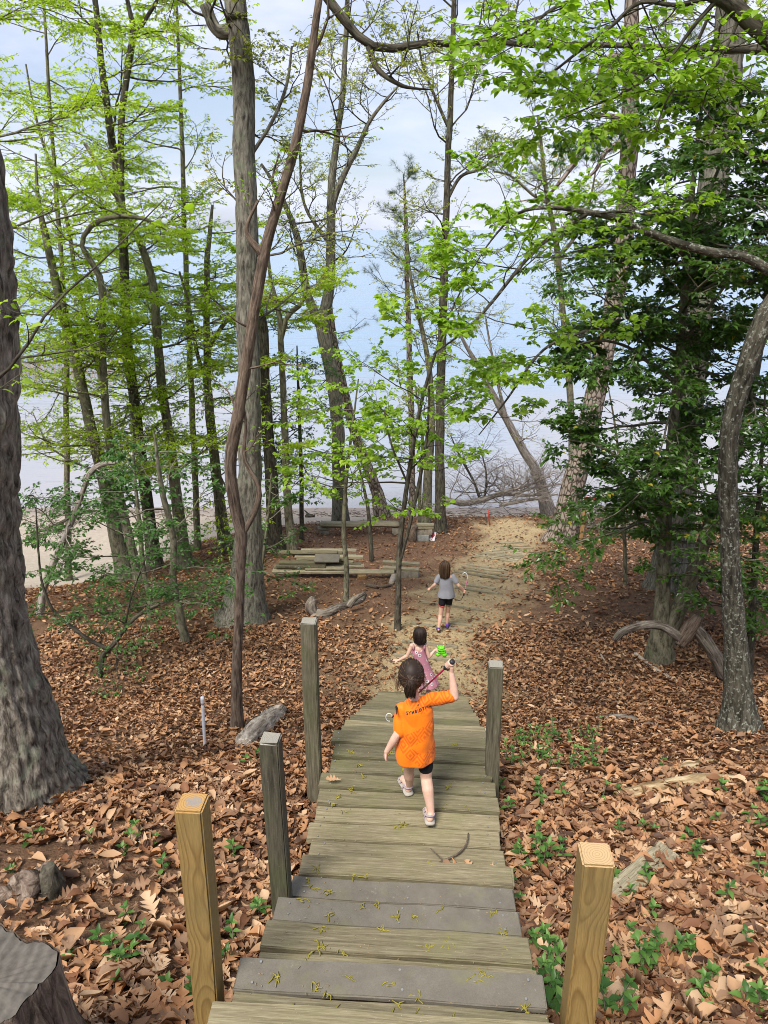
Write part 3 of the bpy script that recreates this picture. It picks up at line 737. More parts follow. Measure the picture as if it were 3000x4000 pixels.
tree('sapling', 'crooked red-brown sapling leaning right in front of the grey oak', 6.45,
     [(922, 2830, 48), (930, 2500, 38), (942, 2170, 42), (946, 2090, 46), (918, 1960, 46), (903, 1800, 47), (938, 1590, 44), (985, 1265, 42), (1040, 976, 41), (1085, 814, 38), (1148, 597, 35), (1193, 362, 33), (1247, 0, 28)],
     [dict(p=[(944, 2100, 22), (1000, 1985, 24), (1010, 1900, 20), (955, 1790, 16), (960, 1640, 10), (930, 1500, 7)], br=[dict(n=4, t0=.4, t1=1, L=.6)]),
      dict(p=[(1020, 990, 34), (975, 930, 24), (965, 880, 15), (1010, 780, 10)], br=[dict(n=2, t0=.5, t1=1, L=.6)]),
      dict(p=[(1050, 960, 16), (1080, 800, 12), (1065, 700, 9), (1090, 600, 6)], br=[dict(n=2, t0=.5, t1=1, L=.5)])],
     mat='bark_red', kind='bright', seed=21, sides=28, barkd=.004, bfreq=60, rings=110, flare=1.25, ext=2,
     over=dict(ls=.05, nl=5, tpl='bud', lev=2), br=[dict(n=5, t0=.35, t1=.6, L=.55, elev=(0, 60)), dict(n=7, t0=.62, t1=1, L=.9, elev=(0, 60))])
BL = [dict(n=10, t0=.25, t1=.97, L=1.9, elev=(-12, 22))]
def beech(label, F, tr, seed, limbs=(), n=14, L=2.0, t0=.22, mat='bark_green', nl=12, cat='tree', **k):
    k.setdefault('over', dict(nl=nl)); k.setdefault('flare', 1.5)
    return tree('beech_tree', label, F, tr, limbs, mat, 'beech', seed, [dict(n=n, t0=t0, t1=.99, L=L, elev=(-14, 24))], 14, .006, 22, rings=44, ext=3.5, cat=cat, **k)
lb = [dict(n=9, t0=.2, t1=1, L=1.5, elev=(-12, 22))]
beech('dark straight trunk in the left thicket, its foot by a broken stub', 17.8,
      [(600, 2170, 52), (560, 1850, 44), (533, 1630, 40), (497, 1356, 38), (488, 1085, 36), (479, 868, 36), (434, 542, 30), (398, 271, 26), (371, 0, 22)], 31, mat='bark_dark', n=20, L=2.3,
      limbs=[dict(p=[(479, 800, 26), (472, 560, 26), (478, 430, 26), (506, 226, 28), (521, 117, 24), (497, 0, 16)], br=lb),
             dict(p=[(515, 160, 20), (560, 90, 18), (615, 0, 14)], br=[dict(n=3, t0=.3, t1=1, L=1.4, elev=(-12, 22))], snap=False)])
beech('grey beech trunk leaning left across the dark straight trunk', 17.2,
      [(722, 2200, 54), (672, 1800, 40), (630, 1500, 36), (603, 1170, 34), (570, 1000, 30), (520, 900, 24), (440, 740, 18), (330, 560, 14)], 37, n=20, L=2.2)
beech('leftmost leaning grey-green trunk of the beech thicket', 16.2,
      [(490, 2235, 62), (420, 1960, 48), (370, 1740, 42), (325, 1537, 40), (240, 1180, 34), (180, 940, 28), (150, 780, 16), (140, 600, 8)], 41, n=20, L=2.2,
      limbs=[dict(p=[(285, 1400, 20), (330, 1330, 20), (385, 1260, 12)], br=lb)])
beech('thin crooked stem bending sharply right in the left thicket', 15.4,
      [(545, 2270, 34), (470, 1950, 32), (425, 1700, 30), (402, 1400, 28), (398, 1120, 27), (345, 1010, 22), (318, 945, 20), (370, 870, 20), (470, 845, 17), (580, 860, 12), (650, 900, 6)], 43, n=14, L=1.7)
beech('slender grey trunk just left of the tall oak', 18.5,
      [(880, 2120, 50), (845, 1850, 40), (822, 1650, 36), (808, 1400, 30), (806, 1200, 24), (812, 1000, 22), (830, 800, 10)], 47, n=18, L=1.9,
      limbs=[dict(p=[(822, 1500, 18), (770, 1380, 16), (740, 1200, 13), (700, 1060, 8)], br=lb), dict(p=[(815, 1350, 20), (880, 1260, 16), (925, 1230, 10)], br=lb)])
beech('young beech with thin forked stems deep in the left thicket', 21.0,
      [(470, 2130, 26), (440, 1800, 24), (400, 1500, 20), (300, 1100, 18), (250, 800, 14), (150, 500, 10), (100, 250, 6)], 53, n=22, L=2.4, nl=13)
beech('leafy beech boughs reaching in from beyond the left edge', 13.0,
      [(-420, 2700, 60), (-380, 2200, 54), (-330, 1700, 48), (-300, 1200, 42), (-260, 700, 34), (-200, 300, 26), (-160, 0, 20)], 55, n=26, L=2.6, t0=.35)
beech('far young beech filling the top left with fine leaves', 19.5,
      [(250, 2150, 24), (262, 1800, 22), (258, 1400, 20), (240, 1000, 18), (215, 700, 16), (190, 350, 13), (170, 0, 10)], 56, n=26, L=2.3, t0=.35)
beech('slim beech between the tall oak and the dark straight trunk', 20.5,
      [(765, 2105, 26), (760, 1800, 24), (742, 1400, 22), (725, 1000, 20), (715, 700, 18), (705, 350, 14), (690, 0, 11)], 57, n=24, L=2.0, t0=.35)
beech('forked sapling with a knotted stem beside the broken trunk', 17.8,
      [(1137, 2125, 34), (1120, 1900, 30), (1108, 1600, 26), (1097, 1330, 24), (1090, 1230, 20), (1055, 1080, 14), (1045, 950, 9)], 59, n=8, L=1.4,
      limbs=[dict(p=[(1097, 1320, 20), (1125, 1235, 20), (1180, 1180, 16), (1200, 1090, 10)], br=lb)])
tree('broken_trunk', 'dead trunk snapped off at a blackened top behind the oak', 18.0,
     [(1078, 2120, 62), (1065, 1950, 52), (1052, 1750, 46), (1035, 1500, 44), (1028, 1330, 42), (1024, 1245, 34), (1026, 1225, 6)],
     mat='bark_dark', kind='bare', seed=61, sides=20, barkd=.02, bfreq=18, rings=60, flare=1.4, br=[dict(n=5, t0=.3, t1=.9, L=.9, lvl=1)], cat='trunk')
tree('oak_tree', 'forked oak standing behind the long bench', 22.4,
     [(1330, 2040, 62), (1325, 1850, 52), (1318, 1650, 50), (1300, 1480, 52), (1270, 1330, 54), (1262, 1270, 50), (1285, 1130, 42), (1293, 950, 36), (1293, 814, 34), (1302, 633, 28), (1338, 362, 22), (1356, 0, 18)],
     [dict(p=[(1262, 1290, 42), (1225, 1210, 36), (1195, 1130, 34), (1166, 950, 28), (1120, 814, 22), (1060, 700, 16), (1020, 640, 9)], br=[dict(n=9, t0=.2, t1=1, L=1.9)]),
      dict(p=[(1296, 800, 26), (1340, 690, 24), (1400, 570, 20), (1440, 480, 16), (1500, 400, 12), (1560, 330, 7)], br=[dict(n=8, t0=.2, t1=1, L=1.9)]),
      dict(p=[(1293, 950, 20), (1220, 860, 14), (1180, 760, 12), (1170, 560, 8)], br=[dict(n=6, t0=.2, t1=1, L=1.6)])],
     mat='bark_oak', kind='oak', seed=67, sides=24, barkd=.016, bfreq=16, rings=90, flare=1.3, ext=5, br=[dict(n=14, t0=.35, t1=1, L=2.3, elev=(-5, 50))])
tree('pine_tree', 'reddish pine trunk leaning left at the top of the beach', 24.3,
     [(1495, 1992, 56), (1465, 1900, 44), (1430, 1810, 40), (1390, 1700, 38), (1345, 1530, 36), (1308, 1350, 32), (1290, 1230, 26), (1285, 1180, 20)],
     mat='bark_pine', kind='pine', seed=71, sides=20, barkd=.018, bfreq=12, rings=60, flare=1.3,
     br=[dict(n=9, t0=.62, t1=1, L=1.8, elev=(-20, 40))])
tree('shadbush', 'slim sapling standing before the lumber pile, spreading bright leaves', 12.4,
     [(1352, 2322, 24), (1350, 2200, 20), (1342, 2080, 18), (1350, 1900, 15), (1362, 1780, 12), (1380, 1640, 9), (1400, 1480, 5)],
     mat='bark_green', kind='bright', seed=73, sides=10, rings=26, flare=1.2, over=dict(ls=.088), br=[dict(n=13, t0=.5, t1=1, L=1.25, elev=(-5, 40), taper=.2)])
tree('shadbush', 'thin upright stem between the bench and the lumber pile', 16.8,
     [(1452, 2148, 18), (1440, 2010, 15), (1425, 1930, 12), (1400, 1800, 8), (1390, 1650, 5)],
     mat='bark_dark', kind='oak', seed=77, sides=8, rings=20, flare=1.2, br=[dict(n=8, t0=.4, t1=1, L=.8, lvl=1)])
tree('shadbush', 'leaning sapling beside the path left of the girl in grey', 10.9,
     [(1553, 2388, 26), (1556, 2250, 23), (1562, 2130, 21), (1578, 1980, 19), (1600, 1830, 17), (1640, 1600, 14), (1700, 1380, 11), (1770, 1200, 8), (1850, 1040, 4)],
     [dict(p=[(1570, 2220, 14), (1605, 2030, 15), (1640, 1870, 14), (1668, 1700, 11), (1680, 1450, 6)], br=[dict(n=7, t0=.4, t1=1, L=1.2, elev=(-5, 40))]),
      dict(p=[(1590, 1900, 9), (1530, 1740, 8), (1500, 1600, 5)], br=[dict(n=6, t0=.2, t1=1, L=1.0, elev=(-5, 40))])],
     mat='bark_dark', kind='bright', seed=79, sides=10, rings=34, flare=1.2, over=dict(ls=.085), br=[dict(n=14, t0=.35, t1=1, L=1.35, elev=(-8, 40), taper=.2)])
tree('oak_tree', 'smooth grey-green twin stems behind the block seat', 21.6,
     [(1660, 2060, 42), (1672, 1850, 34), (1685, 1650, 28), (1678, 1450, 22), (1640, 1250, 16), (1600, 1050, 10), (1590, 850, 6)],
     [dict(p=[(1640, 2040, 14), (1640, 1900, 14), (1650, 1700, 11), (1620, 1500, 6)], br=[dict(n=4, t0=.4, t1=1, L=1.1)], snap=False)],
     mat='bark_green', kind='oak', seed=83, sides=14, rings=40, flare=1.2, over=dict(nl=11), br=[dict(n=15, t0=.35, t1=1, L=1.6)])
tree('oak_tree', 'dark straight trunk beside the path behind the block seat', 20.9,
     [(1722, 2080, 44), (1718, 1850, 38), (1718, 1630, 36), (1725, 1350, 34), (1735, 1085, 32), (1745, 723, 26), (1762, 362, 22), (1775, 0, 18)],
     [dict(p=[(1740, 800, 14), (1800, 690, 13), (1880, 660, 10), (1960, 600, 6)], br=[dict(n=6, t0=.2, t1=1, L=1.3)]),
      dict(p=[(1755, 480, 14), (1700, 380, 12), (1650, 250, 9), (1630, 120, 6)], br=[dict(n=5, t0=.2, t1=1, L=1.3)])],
     mat='bark_dark', kind='oak', seed=89, sides=18, barkd=.01, bfreq=16, rings=60, flare=1.25, ext=4, over=dict(nl=10), br=[dict(n=20, t0=.30, t1=1, L=1.9, elev=(0, 55))])
tree('pine_tree', 'small bushy pine standing against the bright water', 25.5,
     [(1610, 2030, 26), (1608, 1700, 24), (1600, 1400, 22), (1590, 1100, 18), (1585, 900, 14), (1580, 740, 8), (1575, 680, 4)],
     mat='bark_pine', kind='pine', seed=97, sides=12, rings=40, flare=1.2, over=dict(ls=.19, nch=(5, 4)), br=[dict(n=15, t0=.62, t1=1, L=1.7, elev=(0, 45), taper=.5)])
tree('dead_trunk', 'bleached dead trunk leaning left over the brush', 25.6,
     [(2152, 1948, 50), (2100, 1850, 40), (2045, 1760, 34), (1980, 1640, 28), (1920, 1530, 24), (1850, 1400, 18), (1800, 1310, 12), (1760, 1200, 7)],
     [dict(p=[(1985, 1650, 14), (1940, 1480, 12), (1910, 1320, 8), (1890, 1200, 5)], br=[dict(n=5, t0=.2, t1=1, L=1.3)])],
     mat='bark_dead', kind='oak', seed=101, sides=14, barkd=.006, bfreq=18, rings=50, flare=1.5, over=dict(nl=2), br=[dict(n=11, t0=.3, t1=1, L=1.8, elev=(0, 60))], cat='trunk')
tree('oak_tree', 'slim winding oak standing before the open water, sparse young leaves', 22.0,
     [(2238, 2060, 30), (2236, 1850, 28), (2232, 1650, 26), (2222, 1450, 26), (2205, 1270, 24), (2185, 1080, 24), (2165, 900, 22), (2140, 780, 18), (2120, 620, 14), (2100, 450, 8)],
     [dict(p=[(2180, 1020, 16), (2250, 920, 14), (2300, 800, 10), (2330, 650, 6)], br=[dict(n=5, t0=.2, t1=1, L=1.4)]),
      dict(p=[(2150, 800, 12), (2080, 760, 11), (2000, 690, 8), (1930, 670, 5)], br=[dict(n=6, t0=.2, t1=1, L=1.4)])],
     mat='bark_green', kind='oak', seed=103, sides=14, barkd=.006, bfreq=16, rings=50, flare=1.2, over=dict(nl=10), br=[dict(n=18, t0=.38, t1=1, L=1.7, elev=(-5, 50))])
tree('pine_tree', 'big plated pine whose leaning foot stands beside the path', 19.8,
     [(2182, 2125, 104), (2205, 2050, 92), (2240, 1900, 84), (2290, 1700, 80), (2345, 1450, 76), (2395, 1200, 74), (2432, 976, 72), (2450, 700, 68), (2460, 500, 66), (2465, 250, 60), (2468, 0, 52)],
     [dict(p=[(2450, 520, 40), (2380, 505, 34), (2310, 545, 28), (2240, 640, 22), (2180, 720, 16), (2120, 770, 10), (2000, 790, 5)], br=[dict(n=6, t0=.35, t1=1, L=1.4)]),
      dict(p=[(2455, 540, 26), (2370, 590, 20), (2330, 660, 14), (2260, 730, 8)], br=[dict(n=4, t0=.35, t1=1, L=1.1)]),
      dict(p=[(2460, 240, 22), (2380, 220, 20), (2345, 270, 17), (2340, 340, 12)], br=[dict(n=3, t0=.5, t1=1, L=1.1)]),
      dict(p=[(2465, 260, 24), (2560, 240, 20), (2640, 190, 15), (2700, 210, 9)], br=[dict(n=4, t0=.4, t1=1, L=1.2)]),
      dict(p=[(2450, 470, 20), (2360, 450, 16), (2250, 460, 12), (2170, 400, 7)], br=[dict(n=5, t0=.3, t1=1, L=1.2)])],
     mat='bark_pine', kind='pine', seed=107, sides=44, barkd=.022, bfreq=11, rings=170, flare=1.35, ext=6, br=[dict(n=10, t0=.78, t1=1, L=2.4, elev=(-10, 40))])
tree('oak_tree', 'huge furrowed trunk behind the holly at the right', 13.2,
     [(2615, 2340, 150), (2630, 2200, 128), (2655, 1900, 118), (2685, 1600, 112), (2725, 1250, 110), (2765, 900, 110), (2800, 600, 112), (2835, 300, 112), (2855, 50, 112), (2860, 0, 112)],
     mat='bark_oak', kind='oak', seed=109, sides=56, barkd=.02, bfreq=20, rings=170, flare=1.5, ext=5, br=[dict(n=8, t0=.55, t1=1, L=2.2)])
# holly: several stems from one stool, dense dark evergreen sprays
HB = [dict(n=16, t0=.22, t1=1, L=1.75, elev=(-18, 22), taper=.45)]
tree('holly_tree', 'many-stemmed dark evergreen holly crowding the right side', 9.6,
     [(2575, 2580, 100), (2580, 2450, 66), (2588, 2300, 56), (2600, 2050, 46), (2618, 1800, 40), (2645, 1500, 34), (2668, 1200, 30), (2690, 900, 26), (2715, 650, 18), (2740, 420, 8)],
     [dict(p=[(2590, 2560, 80), (2640, 2400, 66), (2710, 2230, 56), (2790, 2000, 52), (2860, 1800, 46), (2930, 1560, 36), (2985, 1250, 24), (3010, 900, 12)], br=[dict(n=20, t0=.25, t1=1, L=1.6, elev=(-18, 22))], n=30),
      dict(p=[(2600, 2050, 20), (2510, 1900, 17), (2430, 1800, 14), (2330, 1740, 9), (2230, 1720, 4)], br=[dict(n=8, t0=.15, t1=1, L=.7, elev=(-15, 20))]),
      dict(p=[(2640, 1500, 18), (2540, 1420, 15), (2440, 1350, 12), (2320, 1330, 8), (2230, 1360, 4)], br=[dict(n=9, t0=.15, t1=1, L=1.0, elev=(-15, 20))]),
      dict(p=[(2700, 860, 16), (2790, 700, 13), (2870, 480, 10), (2940, 250, 5)], br=[dict(n=14, t0=.1, t1=1, L=1.0, elev=(-15, 25))], snap=False),
      dict(p=[(2660, 1350, 16), (2770, 1200, 13), (2880, 1050, 9), (2980, 900, 5)], br=[dict(n=12, t0=.1, t1=1, L=1.0, elev=(-15, 25))], snap=False),
      dict(p=[(2680, 1000, 16), (2580, 920, 13), (2470, 880, 9), (2360, 900, 4)], br=[dict(n=8, t0=.15, t1=1, L=.9, elev=(-15, 20))])],
     mat='bark_green', kind='holly', seed=113, sides=24, barkd=.004, bfreq=20, rings=60, flare=1.3, over=dict(lev=3, nch=(7, 5)),
     br=[dict(n=30, t0=.26, t1=1, L=1.75, elev=(-18, 22), taper=.15)])
tree('holly_tree', 'lower holly bush spreading towards the signpost', 13.6,
     [(2440, 2345, 16), (2442, 2200, 16), (2438, 2050, 15), (2425, 1850, 12), (2400, 1650, 8), (2370, 1480, 4)],
     mat='bark_green', kind='holly', seed=127, sides=10, rings=24, flare=1.2, over=dict(nch=(4, 4), nl=11), br=[dict(n=12, t0=.3, t1=1, L=1.1, elev=(-15, 25), taper=.35)])
tree('holly_tree', 'small holly at the right edge behind the lichen-spotted tree', 9.0,
     [(2930, 2600, 34), (2935, 2450, 30), (2945, 2250, 26), (2960, 2000, 20), (2980, 1700, 12), (2990, 1500, 6)],
     mat='bark_dark', kind='holly', seed=131, sides=10, rings=30, flare=1.2, over=dict(nch=(5, 4)), br=[dict(n=14, t0=.25, t1=1, L=1.2, elev=(-15, 25), taper=.35)])
tree('lichen_tree', 'curved tree spotted with pale lichen, arching its limb over the path', 6.3,
     [(2890, 2870, 150), (2885, 2750, 105), (2875, 2500, 84), (2855, 2250, 74), (2846, 2050, 70), (2842, 1850, 72), (2862, 1620, 74), (2920, 1420, 76), (2990, 1240, 76), (3060, 1120, 70), (3110, 1000, 60), (3140, 800, 52), (3150, 500, 46)],
     [dict(p=[(3110, 1130, 46), (3000, 1055, 40), (2900, 1000, 36), (2780, 985, 34), (2650, 950, 32), (2500, 895, 30), (2400, 850, 27), (2290, 828, 24), (2190, 812, 18), (2080, 815, 14), (2000, 850, 10), (1910, 950, 7), (1840, 1060, 4)],
           n=44, br=[dict(n=6, t0=.45, t1=1, L=.75, elev=(-30, 25))], snap=False),
      dict(p=[(2300, 830, 20), (2210, 885, 18), (2133, 940, 16), (2060, 1010, 15), (1997, 1085, 14), (1930, 1170, 13), (1862, 1248, 11), (1780, 1320, 8), (1690, 1385, 4)], n=30,
           br=[dict(n=11, t0=.25, t1=1, L=.85, elev=(-25, 30))], snap=False),
      dict(p=[(1870, 1700, 4), (1980, 1560, 8), (2090, 1400, 10), (2180, 1330, 12), (2300, 1290, 14)][::-1], n=20, F=6.6, br=[dict(n=8, t0=.1, t1=1, L=.7, elev=(-25, 30))], snap=False)],
     mat='bark_lichen', kind='bright', seed=137, sides=40, barkd=.006, bfreq=34, rings=130, flare=1.35, ext=0, over=dict(nl=10, ls=.062),
     br=[dict(n=4, t0=.85, t1=1, L=1.4)])
# overhanging limb from a tree standing right of the view
tree('overhanging_tree', 'leafy boughs reaching in at the top right from a trunk out of view', 4.6,
     [(4700, 3700, 200), (4500, 2400, 180), (4200, 1200, 170), (3700, 500, 140), (3250, 230, 110), (3010, 150, 80), (2900, 55, 66), (2790, -25, 56), (2650, -60, 40), (2500, -40, 26)],
     [dict(p=[(2790, -20, 26), (2650, 20, 18), (2500, 10, 16), (2380, 110, 14), (2250, 210, 11), (2130, 300, 8), (2030, 330, 4)], n=30, br=[dict(n=13, t0=.15, t1=1, L=.75, elev=(-35, 15))], snap=False),
      dict(p=[(2800, 0, 20), (2720, 90, 15), (2620, 220, 12), (2520, 310, 10), (2420, 370, 8), (2300, 420, 5), (2180, 470, 3)], n=30, br=[dict(n=12, t0=.2, t1=1, L=.7, elev=(-35, 15))], snap=False),
      dict(p=[(2770, 60, 14), (2680, 260, 11), (2600, 400, 7), (2560, 520, 4)], n=20, br=[dict(n=7, t0=.2, t1=1, L=.6, elev=(-35, 15))], snap=False),
      dict(p=[(2500, -40, 18), (2300, -20, 16), (2150, 40, 13), (2050, 130, 9), (1960, 160, 5)], n=24, br=[dict(n=10, t0=.2, t1=1, L=.7, elev=(-35, 15))], snap=False),
      dict(p=[(2900, 40, 18), (2850, 160, 12), (2780, 300, 8), (2740, 430, 4)], n=20, br=[dict(n=6, t0=.2, t1=1, L=.6, elev=(-35, 15))], snap=False)],
     mat='bark_dark', kind='bright', seed=139, sides=16, barkd=.006, bfreq=30, rings=60, flare=1.2, ext=0, over=dict(nl=7, ls=.048, nch=(4,3)), leafy=True)
tree('overhanging_limb_tree', 'bare dark limb crossing the top of the view, from a tree beyond the right edge', 8.2,
     [(4600, 3000, 90), (4500, 1800, 80), (4100, 700, 70), (3300, 250, 50), (2650, 190, 26), (2300, 175, 20), (2130, 180, 18), (1940, 165, 20), (1780, 172, 24), (1650, 168, 28), (1540, 190, 30), (1440, 175, 34), (1370, 110, 36), (1300, 20, 38), (1240, -60, 34)],
     [dict(p=[(1440, 180, 26), (1475, 270, 22), (1560, 330, 16), (1620, 345, 10), (1690, 350, 5)], n=20, br=[dict(n=5, t0=.3, t1=1, L=.8)], snap=False),
      dict(p=[(1900, 165, 12), (1960, 120, 11), (2010, 60, 9), (2030, -20, 7)], n=12, br=[dict(n=4, t0=.2, t1=1, L=.9)], snap=False)],
     mat='bark_dark', kind='oak', seed=149, sides=14, barkd=.006, bfreq=30, rings=90, flare=1.0, ext=0, over=dict(nl=4, ls=.05), br=[dict(n=12, t0=.62, t1=1, L=.9, elev=(-20, 50))])
# left understorey
tree('overhanging_tree', 'near leafy twigs reaching in from beyond the left edge', 3.6,
     [(-900, 3900, 60), (-700, 2500, 50), (-420, 1700, 40), (-120, 1560, 20), (60, 1410, 14), (190, 1180, 12), (330, 1000, 10), (480, 860, 8), (700, 800, 4)][:5] + [(200, 1200, 10), (400, 1020, 7), (640, 780, 4)],
     mat='bark_dark', kind='bright', seed=151, sides=8, rings=40, flare=1.0, ext=0, over=dict(nl=3, ls=.06, lev=2, nch=(3, 3)), br=[dict(n=7, t0=.6, t1=1, L=.45, elev=(-15, 40))])
tree('shrub', 'twiggy forked shrub with arching dark stems on the left slope', 9.2,
     [(392, 2640, 24), (402, 2560, 22), (440, 2520, 19), (520, 2420, 15), (600, 2370, 12), (700, 2330, 9), (790, 2330, 6), (900, 2280, 3)],
     [dict(p=[(430, 2540, 16), (350, 2500, 15), (270, 2440, 14), (205, 2380, 12), (165, 2280, 10), (150, 2150, 8), (140, 1980, 5)], br=[dict(n=8, t0=.1, t1=1, L=.7)], n=22),
      dict(p=[(480, 2470, 10), (510, 2340, 8), (560, 2200, 6), (620, 2050, 3)], br=[dict(n=7, t0=.1, t1=1, L=.7)], n=16)],
     mat='bark_dark', kind='holly', seed=157, sides=8, rings=30, flare=1.1, over=dict(nl=3, ls=.06, mat='leaf_shrub'), br=[dict(n=10, t0=.2, t1=1, L=.8, elev=(-10, 50))], cat='shrub')
tree('holly_tree', 'young crooked holly in front of the left thicket', 10.4,
     [(748, 2680, 36), (735, 2560, 34), (700, 2380, 30), (675, 2260, 28), (678, 2150, 26), (660, 2030, 24), (640, 1950, 22), (620, 1830, 16), (600, 1680, 8)],
     mat='bark_green', kind='holly', seed=163, sides=14, barkd=.003, rings=40, flare=1.3, over=dict(nch=(4, 3), nl=8, mat='leaf_shrub'), br=[dict(n=13, t0=.3, t1=1, L=1.25, elev=(-15, 25))])
tree('holly_tree', 'thin-stemmed holly spreading level sprays across the left slope', 11.6,
     [(590, 2480, 24), (585, 2350, 22), (560, 2220, 20), (545, 2050, 17), (530, 1900, 13), (520, 1750, 8)],
     mat='bark_green', kind='holly', seed=167, sides=10, rings=30, flare=1.2, over=dict(nch=(4, 4), nl=7, mat='leaf_shrub'), br=[dict(n=10, t0=.2, t1=1, L=1.5, elev=(-15, 20))])
tree('holly_tree', 'low holly sprays between the tall oak and the lumber pile', 13.0,
     [(1010, 2330, 16), (1020, 2230, 15), (1035, 2120, 13), (1050, 1980, 9), (1060, 1850, 5)],
     mat='bark_green', kind='holly', seed=173, sides=8, rings=24, flare=1.2, over=dict(nch=(4, 4), nl=8), br=[dict(n=11, t0=.2, t1=1, L=1.1, elev=(-15, 25))])
tree('holly_tree', 'dark holly crown beyond the broken trunk', 19.6,
     [(1180, 2090, 18), (1178, 1900, 17), (1172, 1700, 14), (1165, 1500, 10), (1160, 1350, 5)],
     mat='bark_dark', kind='holly', seed=179, sides=8, rings=24, flare=1.2, over=dict(nch=(5, 5), nl=12, ls=.078), br=[dict(n=13, t0=.4, t1=1, L=1.7, elev=(-15, 25))])
tree('shrub', 'pale crooked leaning stem beside the massive left trunk', 11.8,
     [(155, 2420, 30), (170, 2300, 28), (230, 2150, 26), (280, 2040, 24), (320, 1930, 20), (350, 1850, 24), (400, 1812, 20), (450, 1810, 10)],
     mat='bark_dead', kind='holly', seed=181, sides=10, rings=30, flare=1.2, over=dict(nl=5, mat='leaf_shrub'), br=[dict(n=11, t0=.3, t1=1, L=.9, elev=(-20, 40))], cat='shrub')
# ------------------------------------------------------------------ fallen leaves
def oak_tpl(seed, curl, fold, simple=False):
    r = random.Random(seed)
    if simple:
        st, hw = [0, .3, .7, 1], [.015, .2, .19, 0]
    else:
        st = [0, .17, .25, .31, .35, .43, .52, .56, .63, .72, .76, .83, .90, 1.0]
        hw = [.012, .022, .10, .15, .04, .20, .29, .05, .23, .29, .06, .13, .15, .0]
        hw = [w * r.uniform(.85, 1.15) for w in hw]
    V, L, T = leaf_tpl(st, hw, 0, 0)
    V = V.copy(); x, y = V[:, 0].copy(), V[:, 1].copy()
    V[:, 2] = fold * np.abs(x) ** 1.3 * 2 + curl * (y - .45) ** 2 + .03 * np.sin(9 * y + seed) * np.sign(x) + .05 * np.sin(5 * y + 2 * seed) * x
    V[:, 0] = x + .12 * np.sin(2.2 * y + seed) * (.5 if seed % 2 else -.5); V[:, 1] -= .45
    return V, L, T
def beech_tpl(seed, curl, fold):
    V, L, T = leaf_tpl([0, .12, .35, .62, .85, 1.0], [.012, .1, .23, .22, .1, 0], 0, 0); V = V.copy()
    V[:, 2] = fold * np.abs(V[:, 0]) * 1.6 + curl * (V[:, 1] - .45) ** 2; V[:, 1] -= .45
    return V, L, T
NEAR_T = [oak_tpl(1, .5, .5), oak_tpl(2, .9, .2), oak_tpl(3, -.6, .6), oak_tpl(4, .3, -.5), oak_tpl(5, .9, .7), oak_tpl(6, -.6, .6), oak_tpl(7, .5, .15), beech_tpl(1, .5, .4), beech_tpl(2, -.5, .7), beech_tpl(3, 1.1, .2)]
def mid_tpl(seed, curl, fold):
    V, L, T = leaf_tpl([0, .22, .36, .52, .7, 1.0], [.012, .2, .09, .27, .12, 0], 0, 0); V = V.copy(); x, y = V[:, 0].copy(), V[:, 1].copy()
    V[:, 2] = fold * np.abs(x) ** 1.3 * 2 + curl * (y - .45) ** 2 + .05 * np.sin(5 * y + 2 * seed) * x; V[:, 1] -= .45; return V, L, T
MID_T = [mid_tpl(1, .5, .5), mid_tpl(2, 1.0, .3), mid_tpl(3, -.6, .7), beech_tpl(1, .6, .5), beech_tpl(2, -.6, .7)]
FAR_T = [oak_tpl(1, .6, .5, True), oak_tpl(2, .9, .8, True), oak_tpl(3, -.6, .5, True)]
def litter_pts(n, x0, x1, y0, y1, g):
    """random ground positions inside the wedge the camera sees, thinned on path, sand and under the stairs"""
    x = g.uniform(x0, x1, n); y = g.uniform(y0, y1, n)
    dp = CP * y + SP * (CAMZ - T0(x, y))
    keep = np.abs(x) < dp * (1500 / FPX) * 1.25 + .6
    p = 1 - .86 * path_mask(x, y); p *= 1 - .72 * clear_mask(x, y); p *= 1 - sand_mask(x, y)
    bare = sstep(.52, .64, fbm(x * 1.1, y * 1.1, 9.1, 3)); p *= 1 - .45 * bare
    os_ = off_stair(x, y); p *= np.where((os_ < .56) & (y < 8.5), 0.0, 1)
    bl = np.hypot((x + 2.0) / 1.0, (y - 3.0) / .55); p *= np.where(bl < 1, .25, 1)      # bare soil by the big trunk
    keep &= g.random(n) < p
    return x[keep], y[keep]
def litter_frames(x, y, g, tilt, lift):
    n = len(x); e = .05
    nz = np.stack([-(T0(x + e, y) - T0(x - e, y)) / (2 * e), -(T0(x, y + e) - T0(x, y - e)) / (2 * e), np.ones(n)], 1)
    nz /= np.linalg.norm(nz, axis=1, keepdims=True); nz += g.normal(0, tilt, (n, 3)) * np.array((1, 1, .2))
    a = g.uniform(0, 2 * np.pi, n); d = np.stack([np.cos(a), np.sin(a), np.zeros(n)], 1)
    nz /= np.linalg.norm(nz, axis=1, keepdims=True); d -= nz * (d * nz).sum(1, keepdims=True)
    X, Y, Z = frames(d, nz)
    pos = np.stack([x, y, T0(x, y) + g.uniform(*lift, n)], 1)
    return pos, X, Y, Z
g = np.random.default_rng(77)
parts = []
